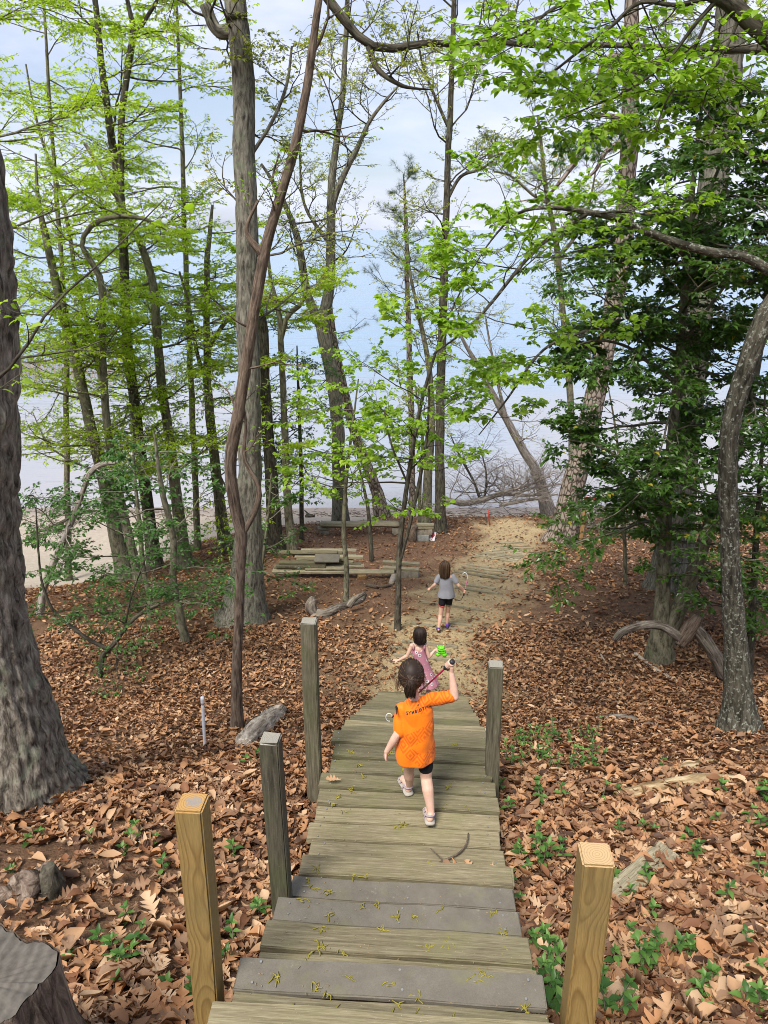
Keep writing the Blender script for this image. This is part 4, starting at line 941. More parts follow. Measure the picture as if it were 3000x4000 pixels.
for zone, (n, x0, x1, y0, y1, size, tilt, lift, tpls) in enumerate((
        (9500, -3.2, 3.4, 1.0, 5.0, .090, .27, (.012, .06), NEAR_T), (24000, -3.2, 3.4, 1.0, 5.0, .085, .27, (.004, .045), MID_T), (42000, -5.6, 6.0, 5.0, 11, .078, .30, (.004, .05), MID_T),
        (46000, -14, 14, 11, 25, .088, .28, (.004, .05), FAR_T))):
    x, y = litter_pts(n, x0, x1, y0, y1, g)
    if zone < 2: x, y = x[np.hypot(x, y) > .9], y[np.hypot(x, y) > .9]
    pos, X, Y, Z = litter_frames(x, y, g, tilt, lift); which = g.integers(0, len(tpls), len(x))
    sz = size * np.clip(g.lognormal(-.05, .34, len(x)), .4, 1.6); rn = np.clip(g.beta(2.2, 2.0, len(x)) + .25 * (fbm(x * 1.5, y * 1.5, 4.4, 2) - .5), 0, 1)
    for k, (V, L, T) in enumerate(tpls):
        m = which == k; parts.append(scatter(V, L, T, pos[m], X[m], Y[m], Z[m], sz[m], rn[m]))
# crumbs of leaf and bark on the clearing and path
x = g.uniform(-6, 7, 20000); y = g.uniform(8.5, 24, 20000); k = (np.maximum(clear_mask(x, y), .8 * path_mask(x, y)) > g.random(len(x)) * 1.1) & (sand_mask(x, y) < .4); x, y = x[k], y[k]
pos, X, Y, Z = litter_frames(x, y, g, .3, (.003, .012)); parts.append(scatter(*FAR_T[0], pos, X, Y, Z, .035 * g.lognormal(0, .4, len(x)), g.random(len(x)) ** 1.3))
x, y = litter_pts(22000, -5, 5.5, 1.0, 11, g); pos, X, Y, Z = litter_frames(x, y, g, .4, (.003, .05)); parts.append(scatter(*FAR_T[1], pos, X, Y, Z, .032 * g.lognormal(0, .4, len(x)), g.random(len(x))))
v, l, t, a = joinparts(parts)
lit = add('leaf_litter', np_mesh('leaf_litter', v, l, t, True, {'rnd': a}), M['litter'], kind='stuff')
lit['label'] = 'dry brown fallen leaves carpeting the wooded slope'; lit['category'] = 'fallen leaves'
# the 300 nearest, largest leaves one by one
LM = []
for k, (V, L, T) in enumerate(NEAR_T[:5] + NEAR_T[7:9]):
    for c in (.28, .5, .66, .8, .93):
        me = np_mesh('oak_leaf' if k < 5 else 'beech_leaf', V, L, T, True, {'rnd': np.full(len(V), c)}); me.materials.append(M['litter']); LM.append((me, k))
n_ = 0
x, y = litter_pts(5000, -2.6, 2.9, 1.25, 4.2, g)
pos, X, Y, Z = litter_frames(x, y, g, .26, (.035, .07))
o_ = np.argsort(y + .3 * g.random(len(y)))
for i in o_:
    dv = pos[i] - np.array((0, 0, CAMZ)); dz = CP * dv[1] - SP * dv[2]; u = 1500 + FPX * dv[0] / dz; w = 2000 - FPX * (SP * dv[1] + CP * dv[2]) / dz
    if not (-20 < u < 3020 and 2900 < w < 4020) or g.random() > .55: continue
    me, k = LM[g.integers(0, len(LM))]
    o = add('oak_leaf' if k < 5 else 'beech_leaf', me, None, GROUND)
    s_ = .122 * g.lognormal(0, .2)
    o.matrix_local = Matrix(((X[i, 0] * s_, Y[i, 0] * s_, Z[i, 0] * s_, pos[i, 0]), (X[i, 1] * s_, Y[i, 1] * s_, Z[i, 1] * s_, pos[i, 1]), (X[i, 2] * s_, Y[i, 2] * s_, Z[i, 2] * s_, pos[i, 2]), (0, 0, 0, 1)))
    n_ += 1
    if n_ >= 300: break
# ------------------------------------------------------------------ path timbers
def box_obj(name, size, mat, parent=None, loc=(0, 0, 0), rot=(0, 0, 0), bev=.006, jitter=0.0, seed=0, cuts=0):
    bm = bmesh.new(); box_bm(bm, size, (0, 0, 0), None, bev, 2); r = random.Random(seed)
    if cuts: bmesh.ops.subdivide_edges(bm, edges=[e for e in bm.edges if e.calc_length() > max(size) * .8], cuts=cuts)
    if jitter:
        for v in bm.verts: v.co += Vector((r.gauss(0, jitter), r.gauss(0, jitter), r.gauss(0, jitter)))
    o = add(name, bm_mesh(name, bm), mat, parent); o.location = loc; o.rotation_euler = rot; return o
TIM = [((1898, 2127), (2045, 2121)), ((1931, 2136), (2071, 2134)), ((1953, 2145), (2083, 2143)),
       ((1925, 2150), (2068, 2159)), ((1910, 2155), (2058, 2166)), ((1897, 2160), (2053, 2173)), ((1882, 2164), (2044, 2178)), ((1866, 2168), (2035, 2184)), ((1852, 2172), (2027, 2190)), ((1839, 2178), (2020, 2197)),
       ((1822, 2208), (1986, 2229)), ((1805, 2217), (1980, 2237)), ((1792, 2226), (1986, 2253)), ((1775, 2236), (1982, 2265)),
       ((1805, 2286), (1936, 2303)), ((1778, 2299), (1948, 2322)), ((1640, 2352), (1905, 2391)), ((1632, 2417), (1845, 2449)), ((1605, 2437), (1849, 2472)), ((1570, 2508), (1790, 2532)), ((1525, 2530), (1765, 2558)), ((1540, 2562), (1800, 2586))]
tl = empty('path_steps', ground(1850, 2300), label='row of low timbers set across the sandy path as steps', cat='path steps')
for i, (a, b) in enumerate(TIM):
    A_, B_ = ground(*a), ground(*b); L_ = np.linalg.norm(B_ - A_); mid = (A_ + B_) / 2; e = B_ - A_
    o = box_obj('timber', (L_, .075, .09), M['pile'], tl, (mid - np.array(tl.location)) + np.array((0, 0, -.010)), (0, -math.asin(e[2] / L_), math.atan2(e[1], e[0])), .01, .003, i, 6)
# ------------------------------------------------------------------ benches, blocks, lumber
def at_ground(name, px, py, label, cat, rz=0.0, group=None):
    p = ground(px, py); return empty(name, p, (0, 0, rz), label, cat, group), p, depth(p) / FPX
bn, p, s = at_ground('bench', 1405, 2090, 'long weathered slab bench resting on two concrete blocks', 'bench')
bm = bmesh.new(); Lb = 310 * s; box_bm(bm, (Lb, .34, .12), (0, 0, 0), None, .035, 3)
bmesh.ops.subdivide_edges(bm, edges=[e for e in bm.edges if e.calc_length() > Lb * .6], cuts=12)
for v in bm.verts:
    v.co.z += .008 * math.sin(4 * v.co.x + 3 * v.co.y) + .012 * (v.co.x / Lb) ; v.co.y += .01 * math.sin(3 * v.co.x)
    if v.co.x < -Lb * .42: v.co.y *= .8; v.co.z *= .9
o = add('seat_slab', bm_mesh('seat_slab', bm, True), M['pile'], bn); o.location = (0, .05, .335)
box_obj('concrete_block', (.30, .25, .20), M['block'], bn, (-140 * s, .02, .09), (0, 0, .06), .008, .003, 1)
box_obj('concrete_block', (.19, .30, .26), M['block'], bn, (140 * s, .05, .12), (0, 0, -.05), .008, .003, 2)
box_obj('slab_shim', (.34, .3, .045), M['pile'], bn, (-140 * s, .02, .222), (0, 0, .1), .004, .002, 3)
st, p, s = at_ground('block_seat', 1652, 2112, 'short seat of stacked concrete blocks topped with boards', 'bench')
box_obj('concrete_block', (.40, .20, .20), M['block_grey'], st, (-.04, 0, .10), (0, 0, .03), .008, .003, 4)
box_obj('concrete_block', (.215, .19, .19), M['block'], st, (-.085, .02, .30), (0, 0, .05), .008, .003, 5)
box_obj('concrete_block', (.235, .19, .19), M['block'], st, (.15, .02, .30), (0, 0, -.04), .008, .003, 6)
for k, (y, z, L_, c) in enumerate(((-.03, .42, .50, 'pile'), (.11, .425, .54, 'board'), (.0, .46, .46, 'board'), (.20, .43, .5, 'pile'))):
    box_obj('seat_board', (L_, .135, .036), M[c], st, (.04 + .01 * k, y, z), (0, 0, -.03 * k + .03), .004, .002, k)
pl, p, s = at_ground('small_sign', 1690, 2112, 'small white sign with red print leaning on the block seat', 'sign')
m_, nt_, b_, o_ = base_mat('printed_plate'); v_ = coords(nt_); sx = nt_.nodes.new('ShaderNodeSeparateXYZ'); nt_.links.new(v_, sx.inputs[0])
rr_ = math_(nt_, 'ADD', math_(nt_, 'MULTIPLY', math_(nt_, 'ABSOLUTE', sx.outputs[0]), 1.6), math_(nt_, 'ABSOLUTE', math_(nt_, 'SUBTRACT', sx.outputs[2], .03)))
nt_.links.new(mixc(nt_, ramp(nt_, [(.105, (1, 1, 1)), (.115, (0, 0, 0))], rr_).outputs[0], (.72, .7, .72), (.55, .06, .07)), b_.inputs['Base Color']); M['plate'] = m_
box_obj('plate', (.17, .012, .27), M['plate'], pl, (.0, .03, .125), (-.45, 0, -.5), .003)
ch, p, s = at_ground('driftwood_chunk', 1611, 2115, 'dark hollow driftwood chunk standing beside the block seat', 'driftwood')
def lump(name, pts, mat, parent, sides=14, amp=.03, fr=9, rings=16):
    S = resample(np.array(pts), rings); V, Q = tubes([(S[:, :3], S[:, 3])], sides); wc0 = WC[0]
    wc = WC[0]; n_ = fbm(wc[:, 0] * fr * 1.6, wc[:, 1] * fr * 1.6, wc[:, 2] * fr * .35, 3) - .5; c = np.repeat(S[:, :3], sides, 0); d = V - c; d /= np.linalg.norm(d, axis=1, keepdims=True) + 1e-9
    V = V + d * (n_ * amp * 2)[:, None]
    k = len(V); V = np.vstack([V, S[0, :3], S[-1, :3]])
    tris = [(k, (i + 1) % sides, i) for i in range(sides)] + [(k + 1, k - sides + i, k - sides + (i + 1) % sides) for i in range(sides)]
    WC[0] = wc0
    me = np_mesh(name, V, np.concatenate([Q.ravel(), np.array(tris).ravel()]), np.concatenate([np.full(len(Q), 4), np.full(len(tris), 3)]))
    return add(name, me, mat, parent)
lump('chunk', [(0, 0, -.03, .10), (.01, 0, .12, .12), (-.01, 0, .28, .10), (.04, .01, .42, .09), (.08, .02, .50, .06)], M['bark_red'], ch, 16, .05)
lp, p, s = at_ground('lumber_pile', 1290, 2262, 'pile of old weathered boards with a dark panel on top', 'lumber pile', -.02)
P_ = [(-228, 250, .12, .10, .19, .04, 'pile', 0), (-225, 40, .30, .06, .18, .05, 'board_wet', .01), (-100, 70, .16, .155, .14, .04, 'pile', .0), (-225, -5, .22, .145, .14, .04, 'board_wet', -.01), (-215, -20, .18, .195, .14, .04, 'post_old', .005),
      (-205, -18, .24, .245, .14, .04, 'board_wet', 0), (-60, 130, .36, .12, .14, .04, 'pile', .02), (-30, 118, .44, .13, .14, .04, 'board', -.02), (20, 85, .5, .17, .14, .04, 'pile', .01),
      (-140, 60, .45, .24, .14, .04, 'board', .015), (-150, 125, .58, .25, .14, .04, 'pile', -.02), (-170, 40, .70, .28, .14, .04, 'board_wet', .01), (-160, 95, .72, .22, .14, .05, 'pile', .0), (-215, 20, .62, .33, .14, .04, 'board', .01), (-130, 95, .80, .30, .14, .04, 'pile', .02)]
for k, (x0, x1, y, z, w, h, c, rz) in enumerate(P_):
    box_obj('board', ((x1 - x0) * s, w, h), M[c], lp, ((x0 + x1) / 2 * s, y, z + .03), (random.Random(k).uniform(-.03, .03), 0, rz), .004, .002, k, 8)
box_obj('dark_panel', (98 * s, .26, .03), M['composite'], lp, (-15 * s, .26, .375), (.28, 0, .0), .003)
box_obj('support_block', (.17, .3, .14), M['stake'], lp, (120 * s, .08, .03), (0, 0, .3), .005, .002, 3)
lb_, p, s = at_ground('low_bench', 1600, 2254, 'low bench of two planks on concrete blocks beside the lumber pile', 'bench', -.05)
box_obj('concrete_block', (.19, .22, .19), M['block'], lb_, (-22 * s, .0, .085), (0, 0, .04), .008, .003, 7)
box_obj('concrete_block', (.25, .22, .19), M['block'], lb_, (13 * s, .0, .085), (0, 0, -.08), .008, .003, 8)
box_obj('concrete_block', (.3, .2, .15), M['block_grey'], lb_, (-50 * s, .12, .09), (0, 0, .02), .008, .003, 9)
box_obj('plank', (140 * s, .12, .05), M['pile'], lb_, (-35 * s, -.03, .215), (0, .03, -.02), .006, .002, 3, 6)
box_obj('plank', (146 * s, .12, .055), M['pile'], lb_, (-34 * s, .16, .26), (0, .03, -.02), .006, .002, 4, 6)

# ------------------------------------------------------------------ logs, sticks, stump
def log_thing(name, label, pts, mat, cat='log', amp=.03, fr=9, sides=16, stubs=(), lift=.35, part='log'):
    """pts: (px, py, width px) resting on the ground"""
    Q = []
    for p in pts:
        q = ground(p[0], p[1]); r_ = px2m(p[2], q) / 2; Q.append((*(q + np.array((0, 0, r_ * lift))), r_))
    Q = np.array(Q); root = empty(name, Q[0, :3], label=label, cat=cat); Q[:, :3] -= Q[0, :3].copy()
    o = lump(part, Q, mat, root, sides, amp, fr, 30)
    for sb in stubs: lump('stub', sb, mat, root, 10, amp * .6, fr, 10)
    return root
log_thing('driftwood_log', 'grey forked driftwood log lying before the lumber pile', [(1222, 2405, 46), (1268, 2405, 40), (1310, 2388, 36), (1365, 2366, 32), (1400, 2352, 30), (1425, 2325, 14)], M['deadwood'], stubs=[[(.02, 0, .02, .09), (-.03, .0, .14, .10), (-.0, .02, .24, .085), (.03, .02, .30, .06)], [(.62, .16, .06, .07), (.72, .24, .16, .06), (.92, .42, .2, .03)]])
rl = log_thing('rotten_log', 'short split log with bleached wood beside the stairs', [(950, 2925, 60), (975, 2900, 86), (1010, 2868, 92), (1050, 2832, 84), (1085, 2795, 70), (1095, 2785, 40)], M['bleached'], amp=.035, fr=12, lift=.25, sides=28)
_b = np.array([(*(ground(px, py) + np.array((0, 0, .05)) - np.array(rl.location)), w) for px, py, w in ((945, 2895, .03), (975, 2865, .05), (1015, 2828, .055), (1060, 2788, .04), (1080, 2772, .02))]); lump('bark_shell', _b, M['bark_dark'], rl, 18, .03, 14, 24)
log_thing('rotten_log', 'rotten tan log half buried in leaves on the right', [(2406, 3118, 30), (2520, 3095, 46), (2623, 3075, 52), (2688, 3068, 50), (2804, 3052, 44), (2985, 3066, 34)], M['punk'], amp=.03, lift=.2)
log_thing('rotten_log', 'short tan log lying just behind the long rotten one', [(2612, 3024, 30), (2680, 3010, 44), (2740, 3000, 46), (2792, 2992, 34)], M['punk'], amp=.03, lift=.2)
log_thing('bark_slab', 'flat grey curl of bark lying among the leaves', [(2296, 2822, 18), (2360, 2812, 30), (2442, 2812, 32), (2540, 2835, 24), (2637, 2864, 12)], M['deadwood'], amp=.012, lift=.2, cat='bark')
a = ground(2385, 3530); b = ground(2608, 3345); e = b - a; L_ = np.linalg.norm(e)
o = box_obj('plank', (L_, .135, .036), M['pile'], None, (a + b) / 2 + np.array((0, 0, .035)), (.12, -math.asin(e[2] / L_), math.atan2(e[1], e[0])), .004, .002, 9, 8)
o['label'] = 'loose grey plank half covered by leaves right of the stairs'; o['category'] = 'plank'
pv = empty('plastic_pipe', ground(800, 2925), label='slim white plastic pipe stuck upright in the ground', cat='pipe')
q = at(790, 2722, pv.location[1]); V = np.array([(0, 0, -.05, .0145), (q[0] - pv.location[0], 0, q[2] - pv.location[2], .0145)])
lump('pipe', V, M['pvc'], pv, 14, 0, 1, 6); lump('coupling', [(V[1, 0] * .86, 0, V[1, 2] * .86, .0168), (V[1, 0] * .995, 0, V[1, 2] * .995, .0168)], M['pvc'], pv, 14, 0, 1, 4)
# sawn stump, lower left
m_, nt_, b_, o_ = base_mat('stump_cut'); v_ = coords(nt_)
f_ = noise(nt_, v_, 30, 6, .7); ww = nt_.nodes.new('ShaderNodeTexWave'); ww.inputs['Scale'].default_value = 9; ww.inputs['Distortion'].default_value = 5; ww.inputs['Detail'].default_value = 3; nt_.links.new(v_, ww.inputs['Vector'])
nt_.links.new(mixc(nt_, .3, ramp(nt_, [(.3, (.05, .043, .034)), (.7, (.13, .115, .095))], f_).outputs[0], ramp(nt_, [(0, (.035, .03, .024)), (1, (.13, .115, .095))], ww.outputs['Fac']).outputs[0]), b_.inputs['Base Color']); b_.inputs['Roughness'].default_value = .9; bump(nt_, b_, ww.outputs['Fac'], .4, .004); M['stump_top'] = m_
tp = at(-75, 3830, 1.62); gz0 = TZ(tp[0], 1.62)
sp_ = empty('stump', (tp[0], 1.62, gz0), label='grey sawn tree stump with ragged bark in the lower left corner', cat='stump')
ns, nr = 160, 60; th = np.arange(ns) / ns * 2 * np.pi; H_ = tp[2] - gz0
zz = np.linspace(-.1, 1, nr)[:, None] * H_; base = .185 + .16 * np.exp(-np.clip(zz, 0, 9) / .22)
rad = base * (1 + .10 * np.sin(3 * th + 1) + .06 * np.sin(5 * th)) + .020 * (vnoise(np.cos(th) * 4 + 0 * zz, np.sin(th) * 4 + 0 * zz, zz * 3) - .5) * 2 + .016 * (1.1 - zz / H_) * (np.abs(2 * vnoise(np.cos(th) * 9 + 0 * zz, np.sin(th) * 9 + 0 * zz, zz * 4) - 1) - .4) + .009 * (vnoise(np.cos(th) * 16 + 0 * zz, np.sin(th) * 16 + 0 * zz, zz * 7) - .5)
V = np.stack([rad * np.cos(th), rad * np.sin(th), zz + 0 * th + np.where(zz > H_ * .97, .012 * (vnoise(np.cos(th) * 14, np.sin(th) * 14, 3.0) - .5), 0)], -1).reshape(-1, 3)
idx = np.arange(ns * nr).reshape(nr, ns); Q = np.stack([idx[:-1], np.roll(idx[:-1], -1, 1), np.roll(idx[1:], -1, 1), idx[1:]], -1).reshape(-1, 4)
WC[0] = np.stack([rad * np.cos(th), rad * np.sin(th), zz + 0 * th], -1).reshape(-1, 3); add('bark', np_mesh('bark', V, Q, np.full(len(Q), 4)), M['stump_bark'], sp_)
top = V[-ns:]; k = 8; TV = np.concatenate([top * np.array((f, f, 1)) - np.array((0, 0, .004 + .008 * (1 - f))) for f in np.linspace(.97, .02, k)])
TV[:, 2] += .008 * (fbm(TV[:, 0] * 14, TV[:, 1] * 14, 1.0, 3) - .5)
idx = np.arange(ns * k).reshape(k, ns); Q = np.stack([idx[:-1], np.roll(idx[:-1], -1, 1), np.roll(idx[1:], -1, 1), idx[1:]], -1).reshape(-1, 4)
add('cut_face', np_mesh('cut_face', TV, Q, np.full(len(Q), 4)), M['stump_top'], sp_)
o2 = ground(120, 3500); r2 = empty('stump', o2, label='crumbled rotten stump with burnt black side among the left leaves', cat='stump')
for k, (dx, dy, h, rr) in enumerate(((0, 0, .12, .09), (.10, .03, .15, .06), (-.11, -.04, .07, .07), (.05, .08, .1, .06))):
    lump('rotten_wood', [(dx, dy, -.06, rr * 1.25), (dx, dy, h * .5, rr), (dx + .02, dy, h, rr * .6), (dx + .03, dy, h * 1.25, rr * .18)], M['stump_bark'] if k != 1 else M['bark_dark'], r2, 12, .05, 14, 10)
# fallen limb by the holly
fl = ground(2590, 2520); fr_ = empty('fallen_limb', fl, label='broken grey limb arching over the ground beside the holly', cat='fallen limb')
Fh = 8.9
for nm, pts, mat in (('limb', [(2400, 2500, 26), (2430, 2470, 28), (2475, 2450, 30), (2529, 2438, 32), (2590, 2447, 34), (2640, 2478, 36), (2665, 2500, 40)], 'deadwood'), ('split_end', [(2655, 2515, 50), (2685, 2470, 60), (2730, 2405, 44)], 'bark_red'), ('trunk_end', [(2700, 2432, 44), (2754, 2500, 50), (2800, 2575, 52), (2830, 2640, 52)], 'deadwood')):
    A_, _ = pxpath(pts, Fh); A_[:, :3] -= np.array(fr_.location); lump(nm, A_, M[mat], fr_, 16, .02, 12, 26)
STK = [('bare pale stick fallen below the holly limb', [(2480, 2560, 16), (2560, 2620, 14), (2645, 2665, 9)]), ('thin twig lying left of the holly', [(2330, 2510, 7), (2345, 2560, 8), (2388, 2615, 6)]),
       ('dark branch lying at the foot of the massive trunk', [(165, 3140, 26), (260, 3108, 22), (350, 3080, 14), (430, 3030, 9), (540, 2945, 7)]), ('small pale wood splinter near the massive trunk', [(355, 3025, 16), (400, 2995, 18), (425, 2975, 10)]),
       ('curved dead root by the white pipe', [(770, 2830, 14), (830, 2842, 18), (880, 2830, 12), (940, 2828, 7)]), ('long twig lying left of the tall landing post', [(1000, 2660, 7), (1080, 2652, 9), (1170, 2640, 6)]),
       ('stick lying on the slope below the tall oak', [(780, 2560, 12), (850, 2520, 14), (900, 2490, 8)]), ('short twig on the slope left of the crooked sapling', [(850, 2700, 10), (905, 2685, 12), (925, 2676, 7)]),
       ('pale twig standing out right of the long rotten log', [(2830, 3200, 7), (2842, 3130, 8), (2858, 3060, 5)]), ('forked stick at the foot of the lichen-spotted tree', [(2750, 2775, 6), (2775, 2730, 8), (2800, 2690, 6)]),
       ('thin curved twig beside the right edge of the stairs', [(2140, 3400, 6), (2160, 3450, 6), (2195, 3500, 4)]), ('grey driftwood piece before the low bench', [(1430, 2290, 14), (1480, 2300, 16), (1530, 2290, 10)]),
       ('pale chunk of dead wood at the foot of the leaning sapling', [(1528, 2285, 20), (1538, 2262, 24), (1545, 2245, 10)])]
for k, (lb, pts) in enumerate(STK):
    log_thing('stick', lb, pts, M['twig_pale' if k in (0, 1, 3, 8, 10, 12) else 'twig'], 'stick', .006, 30, 8, lift=.9, part='stick_wood')
tw = empty('twig', stair_pt(3.27, .28, 3.34), label='forked grey twig lying on the first landing boards', cat='twig')
lump('twig_stem', [(-.14, -.07, .012, .005), (-.05, -.03, .018, .006), (.03, .02, .016, .005), (.08, .09, .02, .004), (.10, .17, .015, .003)], M['twig'], tw, 8, .002, 40, 14)
lump('twig_fork', [(-.06, -.035, .016, .004), (-.10, .0, .03, .003), (-.13, .04, .03, .002)], M['twig'], tw, 6, .001, 40, 8)
# ------------------------------------------------------------------ sign post, stakes
sg = ground(2257, 2192); sr = empty('signpost', sg, label='wooden stake with a red and white notice beside the holly', cat='sign')
q = at(2288, 1965, sg[1]); d = q - sg; Lp = np.linalg.norm(d)
o = box_obj('stake', (.085, .04, Lp + .1), M['stake'], sr, tuple(d / 2), (0, math.atan2(d[0], d[2]), 0), .004, .001, 2, 6)
w1 = 48 * depth(q) / FPX; M['notice'] = plain('notice_white', (.7, .66, .62), .6, .3, 0, .06, 8); M['red'] = plain('sign_red', (.42, .05, .035), .55, .4, 0, .15, 14)
c_ = d + np.array((.07, -.03, .07)); box_obj('board', (w1, .012, .22), M['notice'], sr, tuple(c_), (0, .08, 0), .002)
box_obj('red_header', (w1 * .98, .004, .075), M['red'], sr, tuple(c_ + np.array((.006, -.0095, .068))), (0, .08, 0), .0)
for k in range(3): box_obj('red_line', (w1 * (.8 - .1 * k), .003, .014), M['red'], sr, tuple(c_ + np.array((-.01, -.0085, .004 - .034 * k))), (0, .08, 0), 0)
for k, (pb, pt, lb) in enumerate((((1914, 2052), (1907, 1992), 'taller thin red stake at the end of the path'), ((1902, 2040), (1896, 2008), 'shorter faded stake beside the thin red stake'))):
    g0 = ground(*pb); t0_ = at(*pt, g0[1]); rt = empty('marker_stake', g0, label=lb, cat='stake'); dd = t0_ - g0
    lump('stake', [(0, 0, -.05, .022), (*(dd * .5), .02), (*dd, .016)], M['red'] if k == 0 else M['bark_red'], rt, 6, 0, 1, 4)
# ------------------------------------------------------------------ dead brush at the top of the beach
def brush(label, seed, F, specs, L=1.6, n=14, name='fallen_tree', mat='bark_dead', pos=None):
    G = Grow('bare', seed, lev=4, nch=(6, 4, 3), wob=.22, trop=.01)
    root = None
    for pts in specs:
        A_, _ = pxpath(pts, F); S = resample(A_, 30)
        zmin = T0(S[:, 0], S[:, 1]); S[:, 2] = np.maximum(S[:, 2], np.where(S[:, 2] < zmin + .1, zmin + S[:, 3], S[:, 2]))
        if root is None: root = empty(name, S[0, :3], label=label, cat='fallen tree')
        V, Q = tubes([(S[:, :3], S[:, 3])], 12, .006, 14); add('trunk', np_mesh('trunk', local(root, V), Q, np.full(len(Q), 4)), M[mat], root)
        G.along(S[:, :3], S[:, 3], n, .05, 1, L, (-5, 65))
    V, Q = tubes(G.T, 3); k = T0(V[:, 0], V[:, 1]) + .01; V[:, 2] = np.maximum(V[:, 2], k)
    add('branches', np_mesh('branches', local(root, V), Q, np.full(len(Q), 4)), M[mat], root, kind='stuff')
brush('grey fallen tree lying along the beach edge with tangled bare limbs', 211, 25.2, [[(1730, 1950, 22), (1810, 1965, 26), (1880, 1955, 22), (1960, 1930, 18), (2060, 1935, 12), (2150, 1925, 6)]], 1.7, 20)
brush('heap of bleached dead branches under the leaning dead trunk', 223, 24.6, [[(1950, 1975, 14), (2020, 1960, 16), (2110, 1945, 12), (2180, 1930, 6)], [(2000, 1930, 10), (2090, 1905, 12), (2200, 1890, 6)], [(1930, 1930, 10), (2050, 1900, 9), (2150, 1860, 4)]], 1.5, 15, 'brush_pile')
brush('tangle of grey brush behind the signpost', 227, 21.5, [[(2310, 2085, 14), (2380, 2075, 16), (2470, 2090, 10), (2560, 2080, 5)], [(2290, 2060, 10), (2400, 2040, 10), (2520, 2045, 4)]], 1.5, 15, 'brush_pile')
brush('twiggy bare bush standing against the shallow water', 229, 25.8, [[(1880, 1965, 12), (1850, 1880, 10), (1800, 1790, 7), (1760, 1700, 4)], [(1890, 1965, 10), (1900, 1860, 8), (1880, 1760, 4)]], 1.5, 12, 'bare_bush', 'bark_dark')
brush('dark dead branches leaning out over the left beach', 233, 19.0, [[(130, 2080, 14), (200, 2060, 12), (300, 2010, 9), (400, 1990, 4)]], 1.2, 9, 'fallen_limb', 'bark_dark')
g = np.random.default_rng(9)
# drift line and debris on the sand, reeds on the far flat
x = g.uniform(-16, 14, 900); y = 28.3 + g.normal(0, .8, 900) + .3 * np.sin(x * .5); z = np.maximum(T0(x, y), .0) + .02
T_ = []
for i in range(len(x)):
    a = g.uniform(0, np.pi); l = g.uniform(.08, .45); d = np.array((np.cos(a), np.sin(a) * .5, g.normal(0, .05))) * l
    T_.append((np.array([(x[i], y[i], z[i]) - d / 2, (x[i], y[i], z[i] + .02), (x[i], y[i], z[i]) + d / 2]), np.array((.008, .012, .005))))
V, Q = tubes(T_, 4); o = add('drift_line', np_mesh('drift_line', V, Q, np.full(len(Q), 4)), M['twig'], kind='stuff'); o['label'] = 'dark line of reed and twig debris along the waterline'; o['category'] = 'debris'
T_ = []
c0 = at(190, 1540, 60); k_ = 60 / c0[1]
for i in range(1100):
    xx = g.normal(-28, 6.0); yy = g.normal(62, 3.5); h = g.uniform(.5, 1.5); b_ = np.array((xx, yy, -.05))
    T_.append((np.array([b_, b_ + np.array((g.normal(0, .08), 0, h * .5)), b_ + np.array((g.normal(0, .3), g.normal(0, .2), h))]), np.array((.02, .016, .006))))
V, Q = tubes(T_, 3); o = add('reeds', np_mesh('reeds', V, Q, np.full(len(Q), 4)), M['reed'], kind='stuff'); o['label'] = 'tan dead reeds standing in the shallows at the left'; o['category'] = 'reeds'
dk = ground(1210, 2022); dr = empty('driftwood', dk, label='small dark driftwood lump on the sand behind the bench', cat='driftwood')
lump('wood', [(-.18, 0, .03, .05), (-.05, .02, .08, .09), (.08, 0, .07, .1), (.2, .03, .05, .05)], M['bark_dark'], dr, 12, .05, 10, 12)
lump('root_stub', [(.0, 0, .1, .04), (-.12, .02, .22, .03), (-.2, .02, .3, .015)], M['bark_dark'], dr, 8, .01, 10, 8)
# ------------------------------------------------------------------ oak catkins, crumbs and leaves on the stairs
TR = [(2.012, 2.59, 1.75), (2.328, 2.78, 2.17), (2.618, 2.97, 2.48), (3.064, 3.16, 2.78), (4.36, 3.35, 3.2)]
T_ = []
def on_tread(u):
    k = g.choice(5, p=(.17, .15, .13, .15, .40)); n_, dn, a_ = TR[k]; F_ = g.uniform(a_, n_ - .02); s_ = g.uniform(-.5, .5); return stair_pt(F_, s_, dn)
for i in range(60):
    c = on_tread(0)
    for j in range(int(g.integers(3, 9))):
        a = g.uniform(0, 2 * np.pi); l = g.uniform(.012, .035); q = c + np.array((*g.normal(0, .008, 2), .005)); d = np.array((np.cos(a), np.sin(a), 0)) * l
        T_.append((np.array([q, q + d * .5 + np.array((*g.normal(0, .003, 2), .004)), q + d + np.array((*g.normal(0, .005, 2), 0))]), np.array((.0022, .0030, .0016))))
V, Q = tubes(T_, 4); o = add('catkins', np_mesh('catkins', V, Q, np.full(len(Q), 4)), M['catkin'], kind='stuff'); o['label'] = 'yellow-green oak catkins scattered over the stair boards'; o['category'] = 'catkins'
M['crumb'] = plain('bark_crumb', (.28, .20, .115), .9, .1, 0, .5, 200)
T_ = []
for i in range(240):
    c = on_tread(0) + np.array((0, 0, .004)); a = g.uniform(0, 6.3); d = np.array((np.cos(a), np.sin(a), 0)) * g.uniform(.002, .008)
    T_.append((np.array([c - d, c, c + d]), np.array((.0008, .0018, .0008))))
V, Q = tubes(T_, 4); o = add('crumbs', np_mesh('crumbs', V, Q, np.full(len(Q), 4)), M['crumb'], kind='stuff'); o['label'] = 'tiny pale crumbs of bark and grit on the boards'; o['category'] = 'debris'
